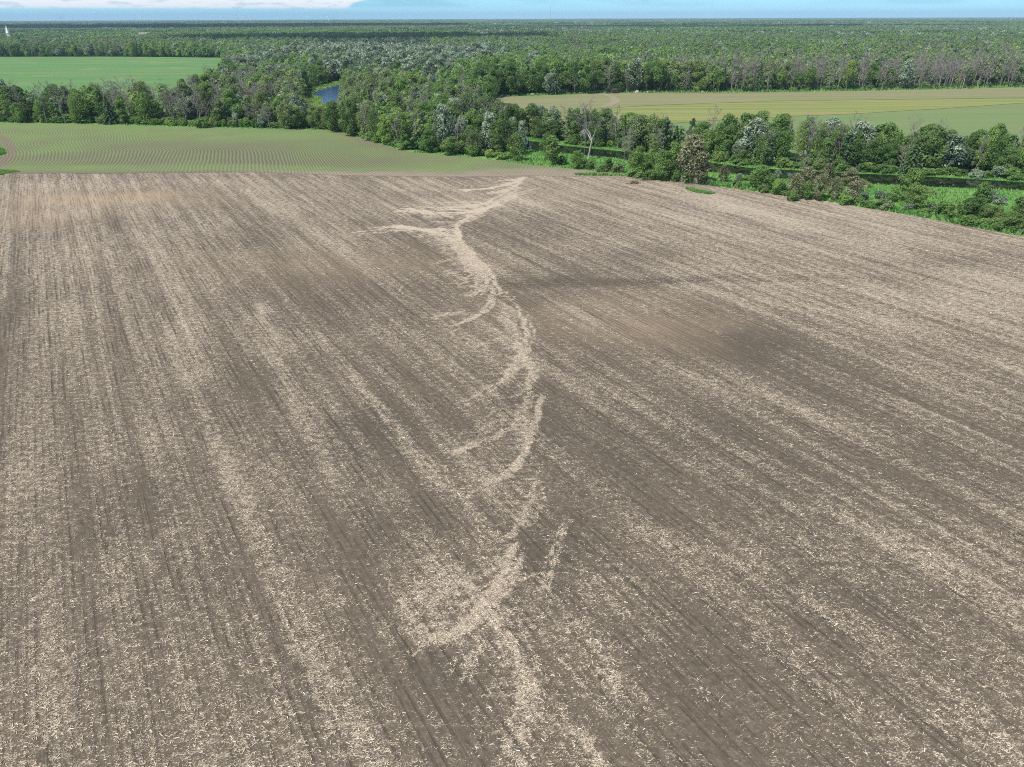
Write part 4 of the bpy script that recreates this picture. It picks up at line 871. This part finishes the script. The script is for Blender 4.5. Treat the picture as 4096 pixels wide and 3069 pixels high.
for kd in ('broad', 'narrow', 'round', 'thin', 'high'):
    for hu in HUES: LIDX.setdefault((kd, hu), []).append(lod(kd, hu, low(kd, 300 + len(LOD))))
for hu in SILV:
    for k in range(2): LIDX.setdefault(('silver', hu), []).append(lod('silver', hu, low('silver', 400 + len(LOD))))
for k in range(4): LIDX.setdefault(('bare', 'grey'), []).append(lod('bare', 'grey', low('bare', 500 + k)))
for kd in ('pine', 'spruce'):
    for k in range(2): LIDX.setdefault((kd, 'blue-green'), []).append(lod(kd, 'blue-green', low(kd, 520 + k)))
for k in range(2):
    LIDX.setdefault(('shrub', '*'), []).append(lod('broad', 'mid green', [(*crown(HH, 13, .05, 18, 420, .8, 'dome', .25, seed=540 + k), 'leaf')]))
# groves for the distance: a patch of about thirty trees each
def grove(seed, mix, hue, size=46.0, n=34, nl=110, ls=1.25):
    g = np.random.default_rng(seed); parts = []
    for i in range(n):
        kd = mix[g.integers(len(mix))]
        for v, f, tn, m in (low(kd, seed * 50 + i, nl, ls, False) if kd != 'bare' else [(*tb(skeleton(HH, 5.6, seed * 50 + i, 9, 3, 2, .2, .3, tw=.07)), 'dead')]):
            s = g.uniform(.72, 1.12); v = v * (s * 1.1, s * 1.1, s)
            k = g.random() * .4 - .2
            parts.append((v + (g.uniform(-.5, .5) * size, g.uniform(-.5, .5) * size, 0), f, np.clip(tn + k, 0, 1), m))
    return lod('broad', hue, parts)
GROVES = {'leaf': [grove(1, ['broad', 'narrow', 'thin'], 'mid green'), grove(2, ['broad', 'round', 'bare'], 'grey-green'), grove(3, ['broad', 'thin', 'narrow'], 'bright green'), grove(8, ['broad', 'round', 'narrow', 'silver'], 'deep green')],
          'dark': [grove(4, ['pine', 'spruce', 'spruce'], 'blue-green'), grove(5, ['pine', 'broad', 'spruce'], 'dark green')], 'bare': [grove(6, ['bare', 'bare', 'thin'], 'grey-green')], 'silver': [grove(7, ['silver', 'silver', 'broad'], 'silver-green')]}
pts = []
for c in cand:
    if c['ind'] or c['vis'] <= -1: continue
    key = (c['kind'], c['hue']) if c['fam'] != 'shrub' else ('shrub', '*')
    if c['kind'] == 'wide_bare': key = ('bare', 'grey')
    if c['kind'] == 'cream': key = ('thin', 'olive')
    L = LIDX.get(key)
    if L: pts.append((c['x'], c['y'], 0, random.choice(L), c['rz'], c['w'] / W0.get(key[0] if key[0] != 'shrub' else 'broad', 8), c['h'] / HH))
def groves(r0, r1, sp, k):
    Pn = hexpts(r0, r1, sp, .72, .3); gx, gy = Pn.T
    kk = np.ones(len(gx), bool)
    for o in (LEFTF, RIGHTF): kk &= ~inside(gx, gy, o)
    kk &= fbm(gx / 300, gy / 170, 309) < .67; gx, gy = gx[kk], gy[kk]; gpx = proj(gx, gy)[0]; d = np.hypot(gx, gy)
    a = rng.random(len(gx)); dk = np.clip((fbm(gx / 700, gy / 420, 301, 4) - .50) * 4, 0, .9) + .06; br = np.clip((fbm(gx / 500, gy / 300, 302) - .52) * 2.4, 0, .6); sv = np.clip((fbm(gx / 400, gy / 300, 303) - .5) * 2, 0, .5)
    dk = dk + np.where((gpx < 750) & (d > 2000) & (d < 6500), .55, 0) * (fbm(gx / 500, gy / 300, 304) > .42)  # extra dark groves at far left stand in for cloud shadow
    lt = np.clip(((fbm(gx / 600, gy / 320, 310) - .5) * 2.4 + .5 + rng.normal(0, .14, len(gx))) * 4, 0, 3.99).astype(int)
    for i in range(len(gx)):
        t = 'dark' if a[i] < dk[i] else 'bare' if a[i] < dk[i] + br[i] else 'silver' if a[i] < dk[i] + br[i] + sv[i] else 'leaf'
        pts.append((gx[i], gy[i], 0, GROVES['leaf'][lt[i]] if t == 'leaf' else random.choice(GROVES[t]), random.uniform(0, 6.28), k, random.uniform(.9, 1.12) * (1 if k == 1 else 1.15)))
groves(1480, 3600, 40, 1.0)
groves(3550, 13000, 100, 2.5)
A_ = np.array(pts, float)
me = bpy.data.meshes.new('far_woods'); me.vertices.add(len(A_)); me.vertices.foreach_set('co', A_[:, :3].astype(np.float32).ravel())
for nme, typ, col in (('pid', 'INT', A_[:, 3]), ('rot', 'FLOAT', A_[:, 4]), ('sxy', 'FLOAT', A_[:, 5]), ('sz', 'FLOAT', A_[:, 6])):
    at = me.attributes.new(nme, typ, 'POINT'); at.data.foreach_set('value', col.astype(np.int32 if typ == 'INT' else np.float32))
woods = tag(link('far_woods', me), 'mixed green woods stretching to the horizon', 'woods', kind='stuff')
ng = bpy.data.node_groups.new('woods', 'GeometryNodeTree')
ng.interface.new_socket('Geometry', in_out='INPUT', socket_type='NodeSocketGeometry'); ng.interface.new_socket('Geometry', in_out='OUTPUT', socket_type='NodeSocketGeometry')
gi = ng.nodes.new('NodeGroupInput'); go = ng.nodes.new('NodeGroupOutput'); iop = ng.nodes.new('GeometryNodeInstanceOnPoints'); ci = ng.nodes.new('GeometryNodeCollectionInfo')
ci.inputs['Collection'].default_value = LODC; ci.inputs['Separate Children'].default_value = True; ci.inputs['Reset Children'].default_value = True
def named(n, typ):
    q = ng.nodes.new('GeometryNodeInputNamedAttribute'); q.data_type = typ; q.inputs['Name'].default_value = n; return q.outputs[0]
cr = ng.nodes.new('ShaderNodeCombineXYZ'); ng.links.new(named('rot', 'FLOAT'), cr.inputs[2])
cs = ng.nodes.new('ShaderNodeCombineXYZ'); sx = named('sxy', 'FLOAT'); ng.links.new(sx, cs.inputs[0]); ng.links.new(sx, cs.inputs[1]); ng.links.new(named('sz', 'FLOAT'), cs.inputs[2])
er = ng.nodes.new('FunctionNodeEulerToRotation'); ng.links.new(cr.outputs[0], er.inputs[0])
ng.links.new(gi.outputs[0], iop.inputs['Points']); ng.links.new(ci.outputs[0], iop.inputs['Instance']); iop.inputs['Pick Instance'].default_value = True
ng.links.new(named('pid', 'INT'), iop.inputs['Instance Index']); ng.links.new(er.outputs[0], iop.inputs['Rotation']); ng.links.new(cs.outputs[0], iop.inputs['Scale']); ng.links.new(iop.outputs[0], go.inputs[0])
md = woods.modifiers.new('woods', 'NODES'); md.node_group = ng
print('woods points', len(A_), 'lods', len(LOD))

# ------------------------------------------------------------------ single things
def bmobj(name, bm, m, parent=None):
    me = bpy.data.meshes.new(name); bm.to_mesh(me); bm.free(); return link(name, me, parent, [m])
def box(bm, c, s, rz=0.0):
    mtx = Matrix.Translation(c) @ Matrix.Rotation(rz, 4, 'Z') @ Matrix.Diagonal((*s, 1)); bmesh.ops.create_cube(bm, size=1, matrix=mtx)
def cone(bm, r0, r1, z0, z1, n=14, mtx=None):
    mm = (mtx or Matrix()) @ Matrix.Translation((0, 0, (z0 + z1) / 2)); bmesh.ops.create_cone(bm, cap_ends=True, segments=n, radius1=r0, radius2=r1, depth=z1 - z0, matrix=mm)
def at_dist(px, dist):
    """ground point in the direction of photo column px, dist metres away"""
    xx, yy = unproj(px, 110.0); k = dist / yy; return float(xx * k), float(yy * k)
# wind turbines on the horizon
TURB = [(251, 26, 'far-left white wind turbine'), (298, -38, 'white wind turbine'), (574, 18, 'white wind turbine'), (616, 50, 'white wind turbine'), (898, 14, ''), (945, 40, ''), (953, 10, ''), (986, 33, ''), (1008, 0, ''), (1318, 4, '')]
TL = ['leftmost white wind turbine on the horizon', 'second white wind turbine from the left on the horizon', 'left turbine of the pair under the middle of the cloud', 'right turbine of the pair under the middle of the cloud', 'leftmost turbine of the group of five on the horizon', 'turbine overlapping its right neighbour in the group of five', 'middle turbine of the group of five on the horizon', 'fourth turbine from left in the group of five', 'rightmost and tallest-looking turbine of the group of five', 'lone white wind turbine right of the group of five']
def tower_mesh():
    bm = bmesh.new(); cone(bm, 4.2, 2.8, 0, 84, 16); me = bpy.data.meshes.new('tower'); bm.to_mesh(me); bm.free(); me.materials.append(M['white']); return me
def blade_mesh():
    bm = bmesh.new(); prof = [(1.2, 1.4), (4, 2.2), (9, 3.6), (22, 2.6), (36, 1.7), (47, .6)]; rings = []
    for z, cc in prof:
        tw = .5 * (1 - z / 47); rings.append([bm.verts.new((math.cos(tw) * a * cc - math.sin(tw) * b * cc * .22, math.sin(tw) * a * cc + math.cos(tw) * b * cc * .22, z)) for a, b in ((-.35, 0), (0, .9), (.75, 0), (0, -.9))])
    for r0, r1 in zip(rings[:-1], rings[1:]):
        for k in range(4): bm.faces.new((r0[k], r0[(k + 1) % 4], r1[(k + 1) % 4], r1[k]))
    bm.faces.new(rings[0][::-1]); bm.faces.new(rings[-1]); me = bpy.data.meshes.new('blade'); bm.to_mesh(me); bm.free(); me.materials.append(M['white']); return me
def nacelle_mesh():
    bm = bmesh.new(); box(bm, (0, 1.8, 86), (4, 11, 4.2)); bmesh.ops.bevel(bm, geom=bm.edges[:], offset=.8, segments=2, affect='EDGES'); me = bpy.data.meshes.new('nacelle'); bm.to_mesh(me); bm.free(); me.materials.append(M['white']); return me
def hub_mesh():
    bm = bmesh.new(); bmesh.ops.create_uvsphere(bm, u_segments=12, v_segments=8, radius=2.2, matrix=Matrix.Translation((0, -4.6, 86))); me = bpy.data.meshes.new('hub'); bm.to_mesh(me); bm.free(); me.materials.append(M['white']); return me
tm_, bm_, nm_, hm_ = tower_mesh(), blade_mesh(), nacelle_mesh(), hub_mesh()
for (px_, ang, _), lb in zip(TURB, TL):
    X_, Y_ = at_dist(px_, 7300 if px_ > 700 else 8600)
    t = empty('wind_turbine', (X_, Y_, 0), R(random.uniform(-15, 35)), (.62, .62, .62)); tag(t, lb, 'wind turbine', 'wind turbines along the horizon')
    link('tower', tm_, t); link('nacelle', nm_, t); link('hub', hm_, t)
    for k in range(3):
        b = link('blade', bm_, t); b.location = (0, -4.6, 86); b.rotation_euler = (0, R(ang + 120 * k), 0)
# radio mast
X_, Y_ = at_dist(2200, 8000); t = tag(empty('radio_mast', (X_, Y_, 0)), 'thin grey radio mast standing above the horizon', 'radio mast')
S = []
for a in range(3):
    u = 2 * math.pi * a / 3; q = (2.2 * math.cos(u), 2.2 * math.sin(u)); S.append(((*q, 0), .35, (*q, 142), .35))
    for k in range(24):
        v_ = 2 * math.pi * ((a + 1) % 3) / 3; S.append(((*q, 6 * k), .18, (2.2 * math.cos(v_), 2.2 * math.sin(v_), 6 * k + 6), .18))
v, f = tubes(S, 4); link('lattice', npmesh('lattice', v, f), t, [M['grey_steel']])
v, f = tubes([((0, 0, 140), .4, (0, 0, 150), .15)], 5); link('antenna', npmesh('antenna', v, f), t, [M['white']])
# church steeple above the woods at the far left
X_, Y_ = at_dist(25, 1420); t = tag(empty('church', (X_, Y_, 0), .3), 'white church with pointed steeple rising above the woods at far left', 'church')
bm = bmesh.new(); box(bm, (0, 0, 9), (4.6, 4.6, 18)); bmobj('tower', bm, M['white'], t)
bm = bmesh.new(); cone(bm, 3.3, .1, 18, 30, 8, Matrix.Rotation(.39, 4, 'Z')); bmobj('spire', bm, M['white'], t)
bm = bmesh.new(); box(bm, (0, 10, 3.5), (9, 15, 7)); bmobj('nave_wall', bm, M['white'], t)
def gable(bm, w_, l_, z0, z1, cy_=0.0, ov=.4):
    vs = [bm.verts.new(p) for p in ((-w_ / 2 - ov, cy_ - l_ / 2 - ov, z0), (w_ / 2 + ov, cy_ - l_ / 2 - ov, z0), (0, cy_ - l_ / 2 - ov, z1), (-w_ / 2 - ov, cy_ + l_ / 2 + ov, z0), (w_ / 2 + ov, cy_ + l_ / 2 + ov, z0), (0, cy_ + l_ / 2 + ov, z1))]
    for q in ((0, 1, 2), (5, 4, 3), (0, 2, 5, 3), (2, 1, 4, 5), (1, 0, 3, 4)): bm.faces.new([vs[i] for i in q])
bm = bmesh.new(); gable(bm, 9, 14.6, 7.01, 11, 10); bmobj('roof', bm, M['shingle'], t)
# houses whose roofs show among the trees, sheds near the horizon
def house(px_, dist, wm, rm, s, lb, rz, cat='house', nm='house'):
    X_, Y_ = at_dist(px_, dist); t = tag(empty(nm, (X_, Y_, 0), rz, (s, s, s)), lb, cat)
    bm = bmesh.new(); box(bm, (0, 0, 3.2), (9, 14, 6.4)); bmobj('wall', bm, M[wm], t)
    bm = bmesh.new(); gable(bm, 9, 14, 6.41, 10.4); rf = bmobj('roof', bm, M[rm], t)
    bm = bmesh.new(); box(bm, (1.6, 3, 10), (.9, .9, 3)); bmobj('chimney', bm, M['stone'], rf)
    for k in (-4, 0, 4):
        bm = bmesh.new(); box(bm, (-4.55, k, 3.6), (.12, 1.4, 1.6)); bmobj('window', bm, M['glass'], t)
    return t
house(22, 1010, 'siding', 'shingle', 1.0, 'cream house among trees below the church steeple', 1.2)
house(186, 1120, 'siding', 'shingle', 1.0, 'house with grey roof in woods right of the church', .4)
house(572, 1650, 'white', 'shingle', 1.4, 'pale house deep in the woods above the far green field', 1.9)
house(985, 5200, 'white', 'grey_steel', 1.5, 'pale farmhouse far off below the turbine group', 1.0)
for i, (px_, d_, lb) in enumerate([(1030, 9000, 'white shed just right of the turbine group at horizon'), (1050, 9100, 'long white shed between two sheds below the horizon'), (1073, 8800, 'brightest white shed right of the turbine group'), (2278, 9500, 'white shed right of the radio mast at horizon'), (2170, 9300, 'small white shed left of the radio mast'), (2808, 10500, 'lone white shed on the horizon right of middle')]):
    X_, Y_ = at_dist(px_, d_); t = tag(empty('farm_shed', (X_, Y_, 0), random.uniform(0, 3), (.5, .4, .75)), lb, 'shed', 'white farm sheds at the horizon')
    bm = bmesh.new(); box(bm, (0, 0, 7), (22, 46, 14)); bmobj('wall', bm, M['white'], t)
    bm = bmesh.new(); gable(bm, 22, 46, 14.02, 20); bmobj('roof', bm, M['white'], t)
# dead leaning tree with a forked white trunk beside the river bend
def polytube(pts, r0, r1): return [(pts[i], r0 + (r1 - r0) * i / (len(pts) - 1), pts[i + 1], r0 + (r1 - r0) * (i + 1) / (len(pts) - 1)) for i in range(len(pts) - 1)]
X_, Y_, h_ = top_h(2352, 638, 480); sc_ = 1 / 11.6   # metres per photo pixel there
dpt = float(proj(X_, Y_)[2]); pm = dpt / 2841
def lp(dx, dz, dy=0.0): return (dx * pm, dy, dz * pm)
t = tag(empty('bare_tree', (X_, Y_, 0)), 'leaning dead tree with forked white trunk beside the dark river bend', 'bare tree')
S = polytube([lp(0, 0), lp(6, 40), lp(12, 74)], .26, .21) + polytube([lp(12, 74), lp(2, 100, .5), lp(-12, 118, .8), lp(-36, 134, 1), lp(-58, 160, 1.2)], .19, .08) + polytube([lp(12, 74), lp(20, 98, -.4), lp(26, 118, -.8)], .15, .06) + polytube([lp(9, 72, .3), lp(-4, 96, .9), lp(-18, 112, 1)], .2, .1) + polytube([lp(0, 0, .4), lp(10, 44, .5), lp(14, 70, .3)], .25, .2)
v, f = tubes(S, 6); link('trunk', npmesh('trunk', v, f, smooth=True), t, [M['white_wood']])
S = []
for bx, bz in ((-58, 160), (-36, 134), (26, 118), (-12, 118), (-48, 148)):
    for k in range(16):
        a = random.uniform(-1.2, 1.2); b = random.uniform(.2, 1.5); L = random.uniform(10, 34); e = lp(bx + L * math.sin(a), bz + L * abs(math.cos(a)), random.uniform(-1.5, 1.5)); S.append((lp(bx + random.uniform(-6, 6), bz + random.uniform(-6, 6), 1), .06, e, .02))
v, f = tubes(S, 3); link('branches', npmesh('branches', v, f), t, [M['dead']])
def snag(px_, yb, yt, r, lb, m='white_wood', bough=None):
    X_, Y_, h_ = top_h(px_, yb, yt); t = tag(empty('tree_snag', (X_, Y_, 0)), lb, 'snag')
    S = polytube([(0, 0, 0), (.1, 0, h_ * .5), (.05, .1, h_ * .9), (.25, .1, h_)], r, r * .45)
    v, f = tubes(S, 7); link('trunk', npmesh('trunk', v, f, smooth=True), t, [M[m]])
    if bough:
        v, f = tubes(polytube([(0, 0, h_ * .72), (bough * .5, .1, h_ * .66), (bough, .2, h_ * .6)], r * .5, r * .2), 5); link('bough', npmesh('bough', v, f), t, [M[m]])
snag(2447, 684, 651, .26, 'broken white tree stump among bushes below the river bend')
snag(2345, 374, 351, .38, 'broken white snag with sideways bough at the wood edge', bough=3.4)
snag(2299, 373, 344, .22, 'slim white snag standing left of the felled tree')
snag(3094, 650, 631, .28, 'short white snag at the foot of silver tree across river')
snag(3848, 356, 300, .24, 'tall white snag at right end of the far wood edge')
snag(3905, 355, 322, .22, 'forked white snag near right end of the far wood edge', bough=1.8)
snag(2640, 706, 692, .3, 'pale stump at field corner below the green bushes')
# uprooted tree on the far field edge
X_, Y_ = map(float, unproj(2425, 374)); t = tag(empty('fallen_tree', (X_, Y_, 0), .1), 'uprooted green tree lying at the far wood edge by the track', 'fallen tree')
v, f = tubes(polytube([(-13, 0, .7), (-6, .4, 1.2), (2, 0, 1.6)], .5, .25) + [((-6, .4, 1.2), .2, (-9, -1.5, 3.6), .06), ((-2, 0, 1.5), .2, (-4, 1, 4.4), .05)], 7); link('trunk', npmesh('trunk', v, f, smooth=True), t, [M['dead']])
v, f, tn = crown(4.4, 17, .05, 22, 1700, .4, 'dome', .16, seed=901); v = v * (1, .5, 1) + (2.5, 0, 0); cr_ = link('crown', npmesh('crown', v, f, {'tone': tn}), t, [M['leaf']]); cr_.color = (.075, .125, .05, 1)
bm = bmesh.new(); bmesh.ops.create_icosphere(bm, subdivisions=3, radius=1.5, matrix=Matrix.Translation((4.5, -3.0, 1.5)) @ Matrix.Diagonal((1.5, .4, 1, 1)))
for vv in bm.verts: vv.co += Vector((random.uniform(-.2, .2), random.uniform(-.2, .2), random.uniform(-.3, .3)))
bmobj('root_plate', bm, M['dark_wood'], t)
# dark heap of sticks across the river
X_, Y_ = map(float, unproj(3322, 672)); S = []
for k in range(260):
    a = random.uniform(0, 6.28); r_ = 2.4 * math.sqrt(random.random()); z_ = 1.7 * (1 - (r_ / 2.5) ** 2) * random.uniform(.6, 1); b = random.uniform(0, 6.28)
    S.append(((r_ * math.cos(a), r_ * math.sin(a), z_), .07, (r_ * math.cos(a) + math.cos(b) * 1.1, r_ * math.sin(a) + math.sin(b) * 1.1, max(.05, z_ - random.uniform(-.2, .5))), .03))
v, f = tubes(S, 4); o = link('brush_heap', npmesh('brush_heap', v, f), None, [M['dark_wood']]); o.location = (X_, Y_, 0); tag(o, 'dark heap of sticks across the river behind the cream trees', 'brush heap')
# fallen branches at the near field edge
X_, Y_ = map(float, unproj(2625, 713)); v, f = tubes(polytube([(-1.8, -.6, .25), (0, 0, .4), (2.2, .8, .5)], .14, .22) + [((0, 0, .4), .08, (-.8, .9, 1.1), .03), ((-1, -.3, .3), .06, (-1.9, .5, .8), .02)], 6)
o = link('fallen_log', npmesh('fallen_log', v, f, smooth=True), None, [M['dead']]); o.location = (X_, Y_, 0); tag(o, 'grey fallen log at the field edge below the bushes', 'log')
for px_, py_, ln, lb in ((2586, 722, 5.5, 'leafy fallen branch on the tilled field by the log'), (2538, 735, 5.0, 'dry pale fallen branch lying farther out on the field')):
    X_, Y_ = map(float, unproj(px_, py_)); t = tag(empty('fallen_branch', (X_, Y_, 0), .1), lb, 'fallen branch')
    v, f = tubes(polytube([(-ln / 2, 0, .2), (0, .1, .35), (ln / 2, 0, .2)], .1, .04), 5); link('stem', npmesh('stem', v, f), t, [M['dead']])
    v, f, tn = crown(.8, ln, .05, 16, 420, .16, 'dome', .12, seed=int(px_)); v = v * (1, .35, 1); q_ = link('leaves', npmesh('leaves', v, f, {'tone': tn}), t, [M['leaf']]); q_.color = (.15, .17, .08, 1) if px_ > 2550 else (.24, .21, .13, 1)
# white flowering bushes at the foot of the cream tree
for i, (px_, py_, lb) in enumerate([(2722, 728, 'left white-flowering bush below the big cream tree'), (2785, 736, 'white-flowering bush right of the big cream tree'), (2700, 722, 'small white-flowering bush beside the fallen log')]):
    X_, Y_ = map(float, unproj(px_, py_)); me = PROTO['silver_shrub'][i % 2][1]; o = link('flowering_shrub', me); o.location = (X_, Y_, 0); o.scale = (.45, .45, .55); o.color = (.42, .45, .38, 1); tag(o, lb, 'shrub', 'white-flowering bushes')
# stones cleared to the far field edge
SPOT = [(2131, 383, 1.3, 'largest pale stone at the left of the far field edge'), (2547, 373, 1.4, 'broad pale stone right of the uprooted tree'), (2808, 372, 1.0, 'pale stone below the dark trees at far field edge'), (2465, 372, .7, 'small pale stone touching the uprooted tree'), (2296, 377, .7, 'small pale stone left of the broken snag'), (2060, 386, .8, 'leftmost pale stone at far field edge'), (2590, 372, .8, 'small pale stone right of the broad one')]
for i, (px_, py_, r_, lb) in enumerate(SPOT):
    X_, Y_ = map(float, unproj(px_, py_)); bm = bmesh.new(); bmesh.ops.create_icosphere(bm, subdivisions=3, radius=r_)
    for vv in bm.verts:
        n_ = vn(vv.co.x * 1.3 + i * 7, vv.co.y * 1.3 + vv.co.z * 1.7, i); vv.co *= .7 + .6 * float(n_); vv.co.z = max(-.1, vv.co.z * .75 + r_ * .3)
    o = bmobj('field_stone', bm, M['stone']); o.location = (X_, Y_, .05); tag(o, lb, 'stone', 'pale stones along the far field edge')

# ------------------------------------------------------------------ the air
m = bpy.data.materials.new('haze_air'); m.use_nodes = True; t = NT(m.node_tree); t.n.clear(); out = t.new('ShaderNodeOutputMaterial')
pv = t.new('ShaderNodeVolumePrincipled'); pv.inputs['Color'].default_value = (0.52, 0.78, 1.0, 1); pv.inputs['Density'].default_value = 6.5e-5; pv.inputs['Anisotropy'].default_value = 0.0
t.l.new(pv.outputs[0], out.inputs['Volume'])
bm = bmesh.new(); box(bm, (0, 0, 84.0), (2 * RAD + 600, 2 * RAD + 600, 170.0))
tag(bmobj('haze', bm, m), kind='stuff')

m, t, out = mat('cloud_white'); d_ = t.new('ShaderNodeBsdfDiffuse'); d_.inputs[0].default_value = (.85, .87, .9, 1); t.l.new(d_.outputs[0], out.inputs[0])
def cloud(px_, Y_, wx, wy, n, lb, seed):  # unseen clouds above the view, added to cast shade on the far woods
    g = np.random.default_rng(seed); X_ = (px_ - 2048) / 3193 * Y_; alt = 1300.0; k = alt / math.tan(R(SUN_EL))
    cxx, cyy = X_ + math.sin(R(SUN_AZ)) * k, Y_ + math.cos(R(SUN_AZ)) * k; bm = bmesh.new()
    for i in range(n):
        a = g.uniform(0, 2 * math.pi); r_ = math.sqrt(g.random()); rd = g.uniform(.10, .24) * min(wx, wy)
        bmesh.ops.create_icosphere(bm, subdivisions=2, radius=rd, matrix=Matrix.Translation((cxx + r_ * math.cos(a) * wx * .5, cyy + r_ * math.sin(a) * wy * .5, alt + rd * .5)) @ Matrix.Diagonal((1.5, 1.1, .6, 1)))
    tag(bmobj('cloud', bm, m), lb, 'cloud', kind='stuff')
cloud(330, 3600, 2900, 1500, 120, 'unseen high white cloud placed to shade the far left woods', 1)
cloud(1430, 1430, 560, 420, 40, 'unseen small high cloud placed to shade the dark wood beyond the pond', 2)
cloud(2900, 2900, 1900, 420, 60, 'unseen thin high cloud placed to shade a strip of far right woods', 3)
